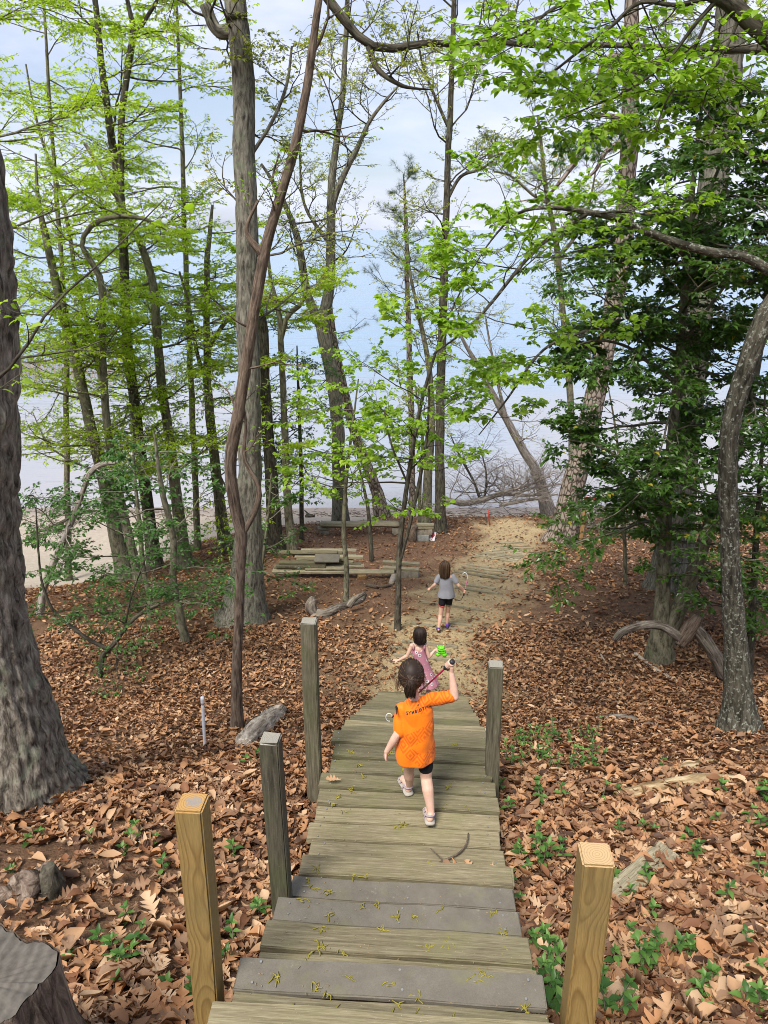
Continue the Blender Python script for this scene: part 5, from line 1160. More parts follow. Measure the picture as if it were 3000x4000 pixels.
for i, (F_, s_, dn) in enumerate(((3.20, .36, 3.345), (3.17, .44, 3.345), (3.22, .30, 3.345), (3.19, .49, 3.345), (3.19, .23, 3.345), (3.82, -.48, 3.345))):
    me = LM[(i * 7 + 3) % len(LM)][0]; o = add('oak_leaf', me, None); o.location = stair_pt(F_, s_, dn) + np.array((0, 0, .012 + .004 * i)); o.scale = (.10,) * 3; o.rotation_euler = (g.normal(0, .2), g.normal(0, .2), g.uniform(0, 6.3))
    o['category'] = 'leaf'
    if i < 5: o['label'] = 'dry brown oak leaf in the small drift at the right end of the landing'; o['group'] = 'leaves drifted on the landing'
    else: o['label'] = 'single pale curled leaf on the left end of a landing board'
# ------------------------------------------------------------------ seedlings
SL = []
for k, (st_, hw_) in enumerate((([0, .2, .5, .8, 1], [0, .17, .24, .12, 0]), ([0, .25, .5, .78, 1], [0, .2, .27, .15, 0]))):
    for c in (.25, .55, .85):
        V, L, T = leaf_tpl(st_, hw_, .2, .35); me = np_mesh('leaf', V, L, T, True, {'rnd': np.full(len(V), c)}); me.materials.append(M['leaf_shrub']); SL.append(me)
def seedling(px, py, h, seed, label, group, tiers=4, stems=1, ls=.05, thin=False):
    g = np.random.default_rng(seed); p = ground(px, py); root = empty('seedling', p, label=label, cat='seedling', group=group)
    T_ = []
    for st_ in range(stems):
        b0 = np.array((*g.normal(0, .03 if stems > 1 else .0, 2), -.02)); lean = g.normal(0, .18, 2); hh = h * g.uniform(.75, 1.15)
        P = np.array([b0 + np.array((lean[0] * t * hh, lean[1] * t * hh, t * hh + .02)) for t in (0, .35, .7, 1)]); T_.append((P, np.array((.004, .0034, .0028, .002))))
        for k in range(tiers):
            t = .3 + .7 * k / max(1, tiers - 1); q = b0 + np.array((lean[0] * t * hh, lean[1] * t * hh, t * hh + .02)); a0 = k * 1.57 + g.uniform(-.3, .3)
            for sd in ((0, math.pi) if k < tiers - 1 else (0, math.pi, 1.57, -1.57)):
                a = a0 + sd + g.normal(0, .2); e = g.uniform(.0, .5) + (.5 if k == tiers - 1 else 0); s_ = ls * g.uniform(.7, 1.25) * (1 if k < tiers - 1 else .75)
                o = add('leaf', SL[g.integers(0, 6)], None, root); o.location = q; o.scale = (s_,) * 3
                o.rotation_euler = (e, g.normal(0, .15), a)
    V, Q = tubes(T_, 5); add('stem', np_mesh('stem', V, Q, np.full(len(Q), 4)), M['bark_green'], root, **({'kind': 'stuff'} if stems > 1 else {}))
def r5(x, y): return (1900 + x * .723, 2400 + y * .723)
def r4(x, y): return (x * .723, 2400 + y * .723)
SEED = [(r5(285, 1345), .20, 4, 3), (r5(410, 1330), .13, 3, 2), (r5(205, 1330), .12, 3, 2), (r5(720, 1215), .10, 3, 1), (r5(835, 1180), .09, 3, 1), (r5(885, 1200), .07, 2, 1), (r5(1120, 1310), .13, 4, 2), (r5(1075, 1240), .09, 3, 1),
        (r5(875, 1465), .13, 4, 1), (r5(690, 1455), .10, 3, 1), (r5(865, 1660), .13, 4, 1), (r5(770, 1560), .10, 3, 1), (r5(1275, 1565), .12, 4, 1), (r5(1485, 1440), .13, 3, 2), (r5(685, 1930), .14, 4, 1), (r5(825, 1960), .16, 4, 3), (r5(895, 1800), .14, 4, 2), (r5(1005, 1870), .13, 4, 1),
        (r5(1095, 1860), .10, 3, 2), (r5(1375, 1840), .13, 4, 1), (r5(640, 2190), .2, 4, 3), (r5(585, 2080), .15, 4, 2), (r5(125, 1480), .11, 3, 1), (r5(200, 1415), .08, 3, 1), (r5(160, 1590), .10, 3, 1), (r5(1215, 2010), .11, 3, 2), (r5(1120, 2110), .13, 3, 3), (r5(1450, 2150), .14, 3, 3),
        (r5(400, 1010), .13, 4, 1), (r5(275, 1040), .15, 4, 2), (r5(625, 1000), .11, 2, 1), (r5(115, 1095), .10, 3, 1), (r5(710, 990), .08, 3, 1), (r5(960, 850), .08, 2, 1), (r5(1235, 1140), .10, 3, 1), (r5(1400, 1130), .10, 3, 1), (r5(1500, 1160), .12, 3, 2), (r5(1260, 990), .12, 4, 1), (r5(1495, 1010), .16, 3, 3),
        (r5(260, 1830), .14, 4, 2), (r5(320, 1960), .14, 4, 2), (r5(335, 2060), .15, 4, 3), (r5(350, 2170), .15, 4, 3), (r5(380, 1900), .12, 3, 1), (r5(60, 960), .12, 4, 2), (r5(1420, 1960), .1, 3, 1),
        (r4(670, 1255), .09, 2, 2), (r4(765, 1200), .08, 2, 1), (r4(850, 1250), .06, 2, 1), (r4(1265, 1325), .10, 3, 1), (r4(695, 1670), .10, 3, 1), (r4(545, 1815), .09, 3, 1), (r4(615, 1830), .08, 3, 1), (r4(705, 1820), .12, 4, 1), (r4(715, 1895), .10, 3, 2), (r4(590, 1930), .08, 3, 1), (r4(645, 2045), .07, 2, 1),
        (r4(905, 2075), .09, 3, 1), (r4(990, 2120), .11, 3, 2), (r4(370, 1890), .06, 2, 1), (r4(1375, 1640), .11, 3, 2), (r4(1265, 1800), .11, 3, 1), (r4(1195, 1920), .11, 3, 2), (r4(1335, 825), .08, 3, 1), (r4(1390, 780), .07, 2, 1), (r4(885, 1405), .08, 3, 1), (r4(205, 1240), .05, 2, 2), (r4(475, 1235), .05, 2, 1), (r4(95, 1380), .05, 2, 2)]
for i, ((px, py), h, ti, stn) in enumerate(SEED):
    look = ('bushy clump of green seedling leaves' if stn > 2 else 'paired green seedling stems' if stn == 2 else 'single tall green seedling' if h > .115 else 'single small green seedling' if h > .075 else 'tiny green sprout')
    if px > 1500:
        where = ('hugging the right edge of the stairs' if px < 2170 and py > 3350 else 'by the right side of the landing' if px < 2170 else 'in the lower right corner' if py > 3750 and px > 2650 else 'right of the new right post' if py > 3550 else
                 'beside the loose grey plank' if py > 3270 and px < 2620 else 'at the right edge above the corner' if py > 3250 and px > 2800 else 'below the long rotten log' if py > 3120 else 'beside the long rotten log')
    else:
        where = ('hugging the left edge of the stairs' if px > 860 and py > 3400 else 'by the short split log' if px > 860 and py < 3060 else 'between the new left post and the short grey post' if px > 840 else 'just left of the new left post' if px > 590 and py > 3450 else 'between the sawn stump and the new left post' if py > 3500 else 'on the bare soil below the massive trunk' if px < 380 else 'up the slope behind the new left post')
    seedling(px, py, h, 300 + i, look + ' ' + where, 'seedlings right of the stairs' if px > 1500 else 'seedlings left of the stairs', ti, stn, .054 if stn < 3 else .06)
g2 = np.random.default_rng(44)
for i in range(22):
    px, py = r5(g2.uniform(110, 590), g2.uniform(650, 860)); seedling(px, py, (.22 if i % 2 else .12) * g2.uniform(.85, 1.1), 600 + i, ('taller' if i % 2 else 'lower') + ' shrublet in the green patch ' + ('close to the right landing post' if px < 2110 else 'a little right of the right landing post' if px < 2220 else 'at its right side, farthest from the right landing post'), 'leafy patch by the right landing post', 4, 2, .045)
# ------------------------------------------------------------------ the three children
def skin_mat(name, col):
    m, nt, b, o = base_mat(name); v = coords(nt); f = noise(nt, v, 18, 4)
    c = ramp(nt, [(.3, tuple(x * .9 for x in col)), (.7, tuple(min(1, x * 1.08) for x in col))], f).outputs[0]
    c = mixc(nt, ramp(nt, [(.58, (0, 0, 0)), (.72, (.35, .35, .35))], noise(nt, v, 9, 3)).outputs[0], c, (.62, .30, .23))
    nt.links.new(c, b.inputs['Base Color']); b.inputs['Roughness'].default_value = .5; b.inputs['Specular IOR Level'].default_value = .35
    b.inputs['Subsurface Weight'].default_value = .15; b.inputs['Subsurface Radius'].default_value = (.01, .004, .002); return m
M['skin'] = skin_mat('child_skin', (.60, .385, .29)); M['skin2'] = skin_mat('child_skin_tan', (.58, .36, .265))
M['hair_dark'] = leaf_mat('dark_brown_hair', [(.012, .007, .005), (.024, .014, .009), (.05, .029, .018), (.105, .064, .038)], 0, .55, .25)
M['hair_black'] = leaf_mat('near_black_hair', [(.008, .005, .004), (.018, .011, .009), (.035, .022, .016), (.07, .045, .033)], 0, .55, .25)
M['hair_brown'] = leaf_mat('brown_hair', [(.025, .014, .008), (.045, .026, .015), (.085, .052, .029), (.16, .10, .055)], 0, .6, .25)
M['hair_wisp'] = leaf_mat('light_loose_hair', [(.12, .07, .04), (.2, .125, .075), (.28, .18, .11)], .2, .45, .5)
M['black_cloth'] = plain('black_cloth', (.012, .012, .016), .85, .2, 0, .3, 40)
M['navy_trim'] = plain('dark_trim', (.022, .026, .036), .8, .2, 0, .2, 60)
M['eye'] = plain('eye_dark', (.02, .015, .012), .2, .5); M['lip'] = plain('lip', (.42, .16, .14), .5, .4)
M['sole'] = plain('pale_rubber_sole', (.36, .33, .28), .75, .3, 0, .12, 30); M['strap'] = plain('mauve_strap', (.33, .27, .29), .6, .3, 0, .2, 40)
M['rubber'] = plain('black_rubber_grip', (.018, .018, .02), .55, .4, 0, .2, 60); M['shaft'] = plain('crimson_shaft', (.30, .012, .06), .3, .5, 0, .1, 10)
M['shaft_pink'] = plain('pink_shaft', (.55, .18, .30), .35, .5, 0, .15, 10); M['clear'] = plain('pale_hook', (.6, .62, .62), .25, .5, 0, .08, 10)
M['purple'] = plain('purple_shoe', (.12, .055, .30), .6, .4, 0, .3, 50); M['toy'] = plain('lime_plastic', (.14, .56, .02), .28, .5, 0, .1, 10)
def knit(name, col, sc=700, var=.12):
    m, nt, b, o = base_mat(name); v = coords(nt); f = noise(nt, v, 7, 4)
    nt.links.new(ramp(nt, [(.3, tuple(c * (1 - var) for c in col)), (.7, tuple(min(1, c * (1 + var)) for c in col))], f).outputs[0], b.inputs['Base Color'])
    b.inputs['Roughness'].default_value = .9; b.inputs['Specular IOR Level'].default_value = .15; b.inputs['Sheen Weight'].default_value = .15
    bump(nt, b, noise(nt, v, 16, 4, .6), .35, .012); return m
M['grey_tee'] = knit('heather_grey_jersey', (.23, .235, .26))
def orange_shirt():
    """orange sports jersey; darker concentric diamonds printed in three slanted bands"""
    m, nt, b, o = base_mat('orange_jersey'); tc = nt.nodes.new('ShaderNodeTexCoord'); s = nt.nodes.new('ShaderNodeSeparateXYZ'); nt.links.new(tc.outputs['Object'], s.inputs[0])
    x, z = s.outputs[0], s.outputs[2]
    def tile(v, p, ph):
        return math_(nt, 'ABSOLUTE', math_(nt, 'SUBTRACT', math_(nt, 'FRACT', math_(nt, 'ADD', math_(nt, 'DIVIDE', v, p), ph)), .5))
    d = math_(nt, 'ADD', tile(x, .082, .33), tile(z, .112, .1))
    st = math_(nt, 'FRACT', math_(nt, 'MULTIPLY', d, 4.0)); line = ramp(nt, [(.0, (1, 1, 1)), (.44, (1, 1, 1)), (.56, (0, 0, 0)), (1, (0, 0, 0))], st).outputs[0]
    def band(slope, z0, hw, x0=0.0, absx=False):
        xx = math_(nt, 'SUBTRACT', x, x0)
        if absx: xx = math_(nt, 'ABSOLUTE', xx)
        q = math_(nt, 'ABSOLUTE', math_(nt, 'SUBTRACT', math_(nt, 'SUBTRACT', z, z0), math_(nt, 'MULTIPLY', xx, slope)))
        return math_(nt, 'LESS_THAN', q, hw)
    msk = math_(nt, 'MAXIMUM', math_(nt, 'MAXIMUM', band(.55, .625, .045), band(.75, .445, .042, .01, True)), band(.5, .80, .055, .0, True))
    c = mixc(nt, math_(nt, 'MULTIPLY', line, msk), (.80, .17, .003), (.62, .105, .003))
    nt.links.new(c, b.inputs['Base Color']); b.inputs['Roughness'].default_value = .62; b.inputs['Specular IOR Level'].default_value = .25; b.inputs['Sheen Weight'].default_value = .1
    v = coords(nt); bump(nt, b, noise(nt, v, 9, 3, .5), .35, .02); return m
M['orange'] = orange_shirt()
def dress():
    m, nt, b, o = base_mat('pink_print_dress'); v = coords(nt)
    v1 = nt.nodes.new('ShaderNodeTexVoronoi'); v1.inputs['Scale'].default_value = 15; v1.inputs['Randomness'].default_value = .7; nt.links.new(v, v1.inputs['Vector'])
    v2 = nt.nodes.new('ShaderNodeTexVoronoi'); v2.inputs['Scale'].default_value = 38; nt.links.new(v, v2.inputs['Vector'])
    c = mixc(nt, ramp(nt, [(.13, (1, 1, 1)), (.17, (0, 0, 0))], v2.outputs['Distance']).outputs[0], (.44, .185, .235), (.78, .66, .68))
    c = mixc(nt, ramp(nt, [(.30, (1, 1, 1)), (.34, (0, 0, 0))], v1.outputs['Distance']).outputs[0], c, (.72, .66, .66))
    c = mixc(nt, ramp(nt, [(.17, (1, 1, 1)), (.21, (0, 0, 0))], v1.outputs['Distance']).outputs[0], c, (.045, .035, .04))
    c = mixc(nt, ramp(nt, [(.05, (1, 1, 1)), (.09, (0, 0, 0))], v1.outputs['Distance']).outputs[0], c, (.6, .5, .5))
    nt.links.new(c, b.inputs['Base Color']); b.inputs['Roughness'].default_value = .85; bump(nt, b, noise(nt, v, 10, 3), .3, .012); return m
M['dress'] = dress()

def prim_mesh(prims):
    """prims: ('c', p0, r0, p1, r1) tapered capsule | ('e', centre, radii, rot3x3 or None)"""
    bm = bmesh.new()
    for p in prims:
        if p[0] == 'c':
            p0, p1 = np.array(p[1], float), np.array(p[3], float); r0, r1 = p[2], p[4]; ax = p1 - p0; L = np.linalg.norm(ax) + 1e-9; ax /= L
            ft = math.asin(max(-.95, min(.95, (r0 - r1) / L))); u = unit(np.cross(ax, (0, 0, 1) if abs(ax[2]) < .9 else (1, 0, 0))); w = np.cross(ax, u); k = 12; rings = []
            for c, r, fs in ((p0, r0, np.linspace(-1.4, ft, 5)), (p1, r1, np.linspace(ft, 1.4, 5))):
                for fi in fs: rings.append([bm.verts.new(tuple(c + ax * r * math.sin(fi) + (u * math.cos(a) + w * math.sin(a)) * r * math.cos(fi))) for a in (2 * math.pi * i / k for i in range(k))])
            for a, b in zip(rings[:-1], rings[1:]):
                for i in range(k): bm.faces.new((a[i], a[(i + 1) % k], b[(i + 1) % k], b[i]))
            bm.faces.new(rings[0][::-1]); bm.faces.new(rings[-1])
        elif p[0] == 'e':
            Rm = (p[3] if len(p) > 3 and p[3] is not None else Matrix.Identity(3)).to_4x4()
            bmesh.ops.create_icosphere(bm, subdivisions=3, radius=1, matrix=Matrix.Translation(Vector(p[1])) @ Rm @ Matrix.Diagonal((*p[2], 1)))
        elif p[0] == 'loft':                                   # rings [(c, rx, ry, phase/amp)], closed ends
            k = 36; rings = []
            for (c, rx, ry, am) in p[1]:
                rings.append([bm.verts.new((c[0] + rx * math.cos(a) * (1 + am * math.sin(5 * a + 1.0) + am * .7 * math.sin(9 * a)), c[1] + ry * math.sin(a) * (1 + am * math.sin(5 * a + 1.0) + am * .7 * math.sin(9 * a)), c[2])) for a in (2 * math.pi * i / k for i in range(k))])
            for a, b in zip(rings[:-1], rings[1:]):
                for i in range(k): bm.faces.new((a[i], a[(i + 1) % k], b[(i + 1) % k], b[i]))
            bm.faces.new(rings[0][::-1]); bm.faces.new(rings[-1])
    bmesh.ops.recalc_face_normals(bm, faces=bm.faces); return bm
def remesh(name, prims, vox=.004, it=4, fac=.5):
    me = bm_mesh('tmp', prim_mesh(prims)); o = bpy.data.objects.new('tmp', me); COL.objects.link(o)
    r = o.modifiers.new('r', 'REMESH'); r.mode = 'VOXEL'; r.voxel_size = vox
    s = o.modifiers.new('s', 'SMOOTH'); s.factor = fac; s.iterations = it
    dg = bpy.context.evaluated_depsgraph_get(); out = bpy.data.meshes.new_from_object(o.evaluated_get(dg)); out.name = name
    bpy.data.objects.remove(o); out.polygons.foreach_set('use_smooth', np.ones(len(out.polygons), bool)); return out
def hand(prims, w, dirv, side, s=1.0, curl=.5, palm_n=None):
    """relaxed hand: palm from the wrist along dirv, four unequal fingers and a thumb off the side"""
    d = unit(np.array(dirv, float)); u = unit(np.array(side, float) - d * np.dot(side, d)); n = np.cross(d, u)
    c = w + d * .026 * s
    prims.append(('c', w, .0125 * s, w + d * .034 * s, .013 * s))
    for k, (off, L) in enumerate(((-.013, .030), (-.0045, .034), (.0045, .032), (.013, .025))):
        b = w + d * .040 * s + u * off * s; prims.append(('c', w + d * .012 * s + u * off * .7 * s, .009 * s, b, .0068 * s))
        dd = d; p = b
        for j in range(3):
            dd = unit(dd * math.cos(curl * (.6 + .2 * j)) + n * math.sin(curl * (.6 + .2 * j))); q = p + dd * L * s * (.42, .32, .26)[j]; prims.append(('c', p, (.0062 - .0006 * j) * s, q, (.0056 - .0006 * j) * s)); p = q
    b = w + d * .012 * s - u * .011 * s; t1 = b + unit(d * .6 - u * .8 + n * .3) * .020 * s; t2 = t1 + unit(d * .9 - u * .3 + n * .4) * .017 * s
    prims += [('c', b, .0085 * s, t1, .0068 * s), ('c', t1, .0068 * s, t2, .0055 * s)]
def grip(prims, c, axis, wrist, s=1.0, r=.014):
    """closed hand round a shaft through c along axis"""
    a = unit(np.array(axis, float)); w = unit(np.array(wrist) - c - a * np.dot(np.array(wrist) - c, a)); v = np.cross(a, w)
    pc = c + w * (r + .008) * s; prims.append(('c', np.array(wrist), .0125 * s, pc, .0145 * s))
    for k, off in enumerate((-.021, -.0075, .006, .019)):
        prev = None
        for ang in np.linspace(-.4, 4.1 - .12 * k, 6):
            p = c + a * off * s + (w * math.cos(ang) + v * math.sin(ang)) * (r + .0045) * s
            if prev is not None: prims.append(('c', prev, .0066 * s, p, .0060 * s))
            prev = p
    prev = None
    for ang in np.linspace(.2, -2.3, 4):
        p = c + a * (.026 + .003 * ang) * s + (w * math.cos(ang) + v * math.sin(ang)) * (r + .005) * s
        if prev is not None: prims.append(('c', prev, .0075 * s, p, .0065 * s))
        prev = p
def head(prims, c, s, fwd):
    f = unit(np.array(fwd, float)); rt = unit(np.cross(f, (0, 0, 1))); Z = np.array((0, 0, 1.))
    Rm = Matrix((rt, f, np.cross(rt, f))).transposed()
    prims += [('e', c + f * .0, (.066 * s, .080 * s, .086 * s), Rm), ('e', c + f * .028 * s - Z * .045 * s, (.048 * s, .045 * s, .045 * s), Rm),
              ('c', c + f * .072 * s - Z * .012 * s, .008 * s, c + f * .083 * s - Z * .024 * s, .009 * s)]
    for sd in (-1, 1): prims.append(('e', c + rt * sd * .067 * s - Z * .012 * s, (.008 * s, .014 * s, .02 * s), Rm))
    return f, rt
def face(root, c, s, f, rt):
    Z = np.array((0, 0, 1.))
    for sd in (-1, 1):
        o = add('eye', bm_mesh('eye', prim_mesh([('e', local(root, c + f * .071 * s + rt * sd * .026 * s + Z * .002 * s), (.011 * s, .006 * s, .008 * s))]), True), M['eye'], root)
    add('mouth', bm_mesh('mouth', prim_mesh([('e', local(root, c + f * .070 * s - Z * .052 * s), (.018 * s, .006 * s, .005 * s))]), True), M['lip'], root)
def hair_mesh(name, S, rad, rnd, root, mat, sides=4):
    T_ = [(np.array(P), np.array(r)) for P, r in zip(S, rad)]
    g_ = {}
    sides = 3; V, Q = tubes(T_, sides); n = len(T_[0][0]) * sides; a = np.repeat(np.array(rnd), n)
    return add(name, np_mesh(name, local(root, V), Q, np.full(len(Q), 4), True, {'rnd': a}), mat, root)
def loose_hair(root, c, s, f, rt, mat, length, spread, g, n=760, flick=0.0):
    """strands from the crown over the skull, then hanging; a solid cap underneath"""
    Z = np.array((0, 0, 1.)); S, Rr, A = [], [], []
    for i in range(n):
        ph = g.uniform(-2.25, 2.25); b = -f * math.cos(ph) + rt * math.sin(ph)         # azimuth away from the face
        k = g.uniform(.96, 1.05) + .014 * math.sin(11 * ph) + (.06 * g.random() if g.random() < .1 else 0); P = []
        for th in np.linspace(.05, 1.62, 7):
            P.append(c + (b * np.array((1, 1, 1)) * math.sin(th) * (.075 + .006 * abs(math.cos(ph))) + Z * math.cos(th) * .094) * s * k)
        e = P[-1]; L = length * g.uniform(.82, 1.06); sp_ = spread * g.uniform(.3, 1.2); wv = g.normal(0, .006)
        for t in np.linspace(.2, 1, 6):
            P.append(e + b * sp_ * t ** 1.5 * s - Z * L * t * s + np.cross(b, Z) * wv * math.sin(5 * t) + flick * rt * t ** 3 * (1 if math.sin(ph) > .3 else 0) * s)
        S.append(P); w = .0036 * s * g.uniform(.7, 1.3); Rr.append(np.concatenate([np.full(10, w), [w * .8, w * .6, w * .25]])); A.append(np.clip(g.normal(.42, .30) + .25 * (abs(math.sin(ph)) > .8) * g.random(), 0, 1))
    cap = bm_mesh('cap', prim_mesh([('e', local(root, c - f * .006 * s + Z * .006 * s), (.070 * s, .080 * s, .087 * s), Matrix((rt, f, np.cross(rt, f))).transposed()), ('c', local(root, c - f * .03 * s), .058 * s, local(root, c - f * .036 * s - Z * (length * .85) * s), .05 * s)]), True)
    at_ = cap.attributes.new('rnd', 'FLOAT', 'POINT'); at_.data.foreach_set('value', np.full(len(cap.vertices), .2, np.float32))
    h = hair_mesh('hair', S, Rr, A, root, mat); add('hair_underlayer', cap, mat, h)
    return h
def ring(name, c, n, rx, ry, r, mat, root, k=28, mr=7):
    """torus-like band round axis n"""
    n = unit(np.array(n, float)); u = unit(np.cross(n, (0, 1, .01))); v = np.cross(n, u)
    P = np.array([c + u * rx * math.cos(a) + v * ry * math.sin(a) for a in np.linspace(0, 2 * np.pi, k + 1)])
    V, Q = tubes([(local(root, P), np.full(k + 1, r))], mr); return add(name, np_mesh(name, V, Q, np.full(len(Q), 4)), mat, root)
def shoe(root, heel, toe, w, name, sole_m, up_m, open_=True, th=.016, tilt=0):
    """sole outline from heel to toe (world points on the sole's underside), straps or a closed upper"""
    d = toe - heel; L = np.linalg.norm(d); y = d / L; x = unit(np.cross(y, (0, 0, 1))); z = np.cross(x, y)
    B = np.array([x, y, z]); st_ = [(0, .0), (.0, .55), (.06, .82), (.2, .9), (.42, .8), (.7, 1.0), (.88, .86), (.97, .5), (1.0, 0)]
    o_ = [(w / 2 * b, L * a) for a, b in st_] + [(-w / 2 * b, L * a) for a, b in st_[::-1][1:-1]]
    bm = bmesh.new(); vs_ = [bm.verts.new(tuple(np.array((a, b, 0)) @ B + local(root, heel))) for a, b in o_[1:]]; fc = bm.faces.new(vs_)
    ex = bmesh.ops.extrude_face_region(bm, geom=[fc]); bmesh.ops.translate(bm, verts=[v for v in ex['geom'] if isinstance(v, bmesh.types.BMVert)], vec=Vector(z * th)); bmesh.ops.recalc_face_normals(bm, faces=bm.faces)
    bmesh.ops.bevel(bm, geom=[e for e in bm.edges if e.calc_face_angle(0) > .8], offset=.004, segments=2, affect='EDGES')
    sh = empty_child(name, root); add('sole', bm_mesh('sole', bm, True), sole_m, sh)
    if open_:
        for t, hh, rr in ((.34, .040, .0042), (.62, .028, .0040), (.82, .022, .0040)):
            P = [local(root, heel + y * L * t + x * (w * .47) * math.cos(a) + z * (th * .6 + hh * math.sin(a))) for a in np.linspace(0, np.pi, 12)]
            V, Q = tubes([(np.array(P), np.full(12, rr))], 6); add('strap', np_mesh('strap', V, Q, np.full(len(Q), 4)), up_m, sh)
        P = [local(root, heel + y * L * (.20 - .16 * math.sin(a)) + x * (w * .40) * math.cos(a) + z * (th + .040)) for a in np.linspace(0, np.pi, 12)]
        V, Q = tubes([(np.array(P), np.full(12, .0062))], 6); add('heel_strap', np_mesh('heel_strap', V, Q, np.full(len(Q), 4)), up_m, sh)
    else:
        me = remesh('upper', [('c', local(root, heel + y * L * .2 + z * .03), w * .42, local(root, heel + y * L * .45 + z * .028), w * .42), ('c', local(root, heel + y * L * .45 + z * .028), w * .42, local(root, heel + y * L * .82 + z * .02), w * .36), ('c', local(root, heel + y * L * .16 + z * .03), w * .38, local(root, heel + y * L * .14 + z * .06), w * .34)], .006, 3)
        add('upper', me, up_m, sh)
    return sh
def empty_child(name, parent):
    o = bpy.data.objects.new(name, None); link(o, parent); return o
def foot(prims, ankle, heel, toe):
    y = unit(toe - heel); z = np.array((0, 0, .014))
    prims += [('c', ankle, .021, heel + y * .02 + z * 1.6, .021), ('c', heel + y * .02 + z * 1.6, .021, heel + (toe - heel) * .62 + z * 1.7, .019), ('c', heel + (toe - heel) * .62 + z * 1.7, .020, heel + (toe - heel) * .88 + z * 1.4, .013)]
    x = unit(np.cross(y, (0, 0, 1)))
    for k in range(5): prims.append(('c', heel + (toe - heel) * .74 + x * (.017 - .0085 * k) + z * 1.4, .0075, heel + (toe - heel) * (.97 - .035 * k) + x * (.018 - .0088 * k) + z * 1.2, .0062))
def wl(root, prims):
    out = []
    for p in prims:
        if p[0] == 'c': out.append(('c', local(root, p[1]), p[2], local(root, p[3]), p[4]))
        elif p[0] == 'e': out.append(('e', local(root, p[1]), p[2], p[3] if len(p) > 3 else None))
        else: out.append(('loft', [(local(root, c), a, b, m) for c, a, b, m in p[1]]))
    return out
gp = np.random.default_rng(12)
# ---- girl in the orange jersey, mid-stride on the landing
LZ = CAMZ - 3.35
A_ = lambda x, y, F: at(x, y, F)
og = empty('person', (A_(1640, 3150, 3.62)[0], 3.62, LZ), label='child in orange jersey and dark ponytail striding down the landing, pole in raised hand', cat='person')
hipL, hipR = A_(1612, 2915, 3.63), A_(1660, 2918, 3.62); knL, knR = A_(1597, 3005, 3.72), A_(1664, 3032, 3.61); anL, anR = A_(1600, 3068, 3.775), A_(1684, 3172, 3.52)
heL = np.array((A_(1598, 3104, 3.77)[0], 3.755, LZ + .016)); toL = heL + np.array((-.045, .15, 0)); heR = np.array((A_(1680, 3222, 3.47)[0], 3.475, LZ + .045)); toR = heR + np.array((-.004, .15, -.026))
shL, shR = A_(1568, 2770, 3.65), A_(1690, 2732, 3.63); elL, wrL = A_(1552, 2868, 3.585), A_(1510, 2936, 3.585); elR, wrR = A_(1776, 2722, 3.585), A_(1764, 2630, 3.61)
hc = A_(1607, 2634, 3.665); nk0, nk1 = A_(1622, 2748, 3.64), A_(1611, 2685, 3.66)
gA, gB = A_(1770, 2582, 3.60), A_(1532, 2802, 3.99); gd = unit(gB - gA); hg = gA + gd * .042
B = [('c', nk0, .032, nk1, .030), ('e', (hipL + hipR) / 2 + np.array((0, 0, .03)), (.088, .065, .075)), ('c', (hipL + hipR) / 2 + np.array((0, 0, .05)), .07, (shL + shR) / 2 - np.array((0, 0, .05)), .066), ('c', shL, .034, shR, .034), ('c', shL, .030, nk0, .03), ('c', shR, .03, nk0, .03),
     ('c', hipL, .050, knL, .034), ('c', hipR, .052, knR, .036), ('c', knL, .034, knL * .65 + anL * .35 - np.array((0, .006, 0)), .034), ('c', knL * .65 + anL * .35 - np.array((0, .006, 0)), .034, anL, .0205), ('c', knR, .035, knR * .68 + anR * .32 - np.array((0, .012, 0)), .036), ('c', knR * .68 + anR * .32 - np.array((0, .012, 0)), .036, anR, .021),
     ('c', shL, .030, elL, .024), ('c', elL, .0245, elL * .7 + wrL * .3, .0245), ('c', elL * .7 + wrL * .3, .0245, wrL, .0155), ('c', shR, .030, elR, .0245), ('c', elR, .025, elR * .7 + wrR * .3, .0245), ('c', elR * .7 + wrR * .3, .0245, wrR, .0155)]
foot(B, anL, heL, toL); foot(B, anR, heR, toR)
hand(B, wrL, A_(1498, 2985, 3.61) - wrL, (.25, .95, .1), 1.0, .55); grip(B, hg, gd, wrR, .95)
f, rt = head(B, hc, .98, (.02, .97, -.22))
add('body', remesh('body', wl(og, B), .0042, 4), M['skin'], og); face(og, hc, .98, f, rt)
up = np.array((0, 0, 1.))
def yrow(px, py, F): return A_(px, py, F)
TS = [(yrow(1620, 2962, 3.615), .117, .094, .03), (yrow(1620, 2945, 3.615), .116, .092, .028), (yrow(1623, 2900, 3.618), .108, .086, .02), (yrow(1628, 2850, 3.622), .101, .079, .012), (yrow(1630, 2800, 3.63), .097, .073, .006), (yrow(1629, 2765, 3.634), .094, .066, .0), (yrow(1627, 2742, 3.638), .072, .05, 0), (yrow(1624, 2730, 3.64), .046, .042, 0)]
cuL, cuR = A_(1561, 2856, 3.60), A_(1756, 2722, 3.59)
SH = [('loft', TS), ('c', shL + up * .004, .038, shL * .45 + cuL * .55, .040), ('c', shL * .45 + cuL * .55, .040, cuL, .040), ('c', shR + up * .0, .042, cuR, .040), ('c', shL + up * .006, .038, nk0 - up * .012, .034), ('c', shR + up * .006, .038, nk0 - up * .012, .034)]
shirt_me = remesh('jersey', wl(og, SH), .0055, 5); n_ = len(shirt_me.vertices); co = np.empty(n_ * 3, np.float32); shirt_me.vertices.foreach_get('co', co); co = co.reshape(-1, 3); nr_ = np.empty(n_ * 3, np.float32); shirt_me.vertices.foreach_get('normal', nr_); nr_ = nr_.reshape(-1, 3)
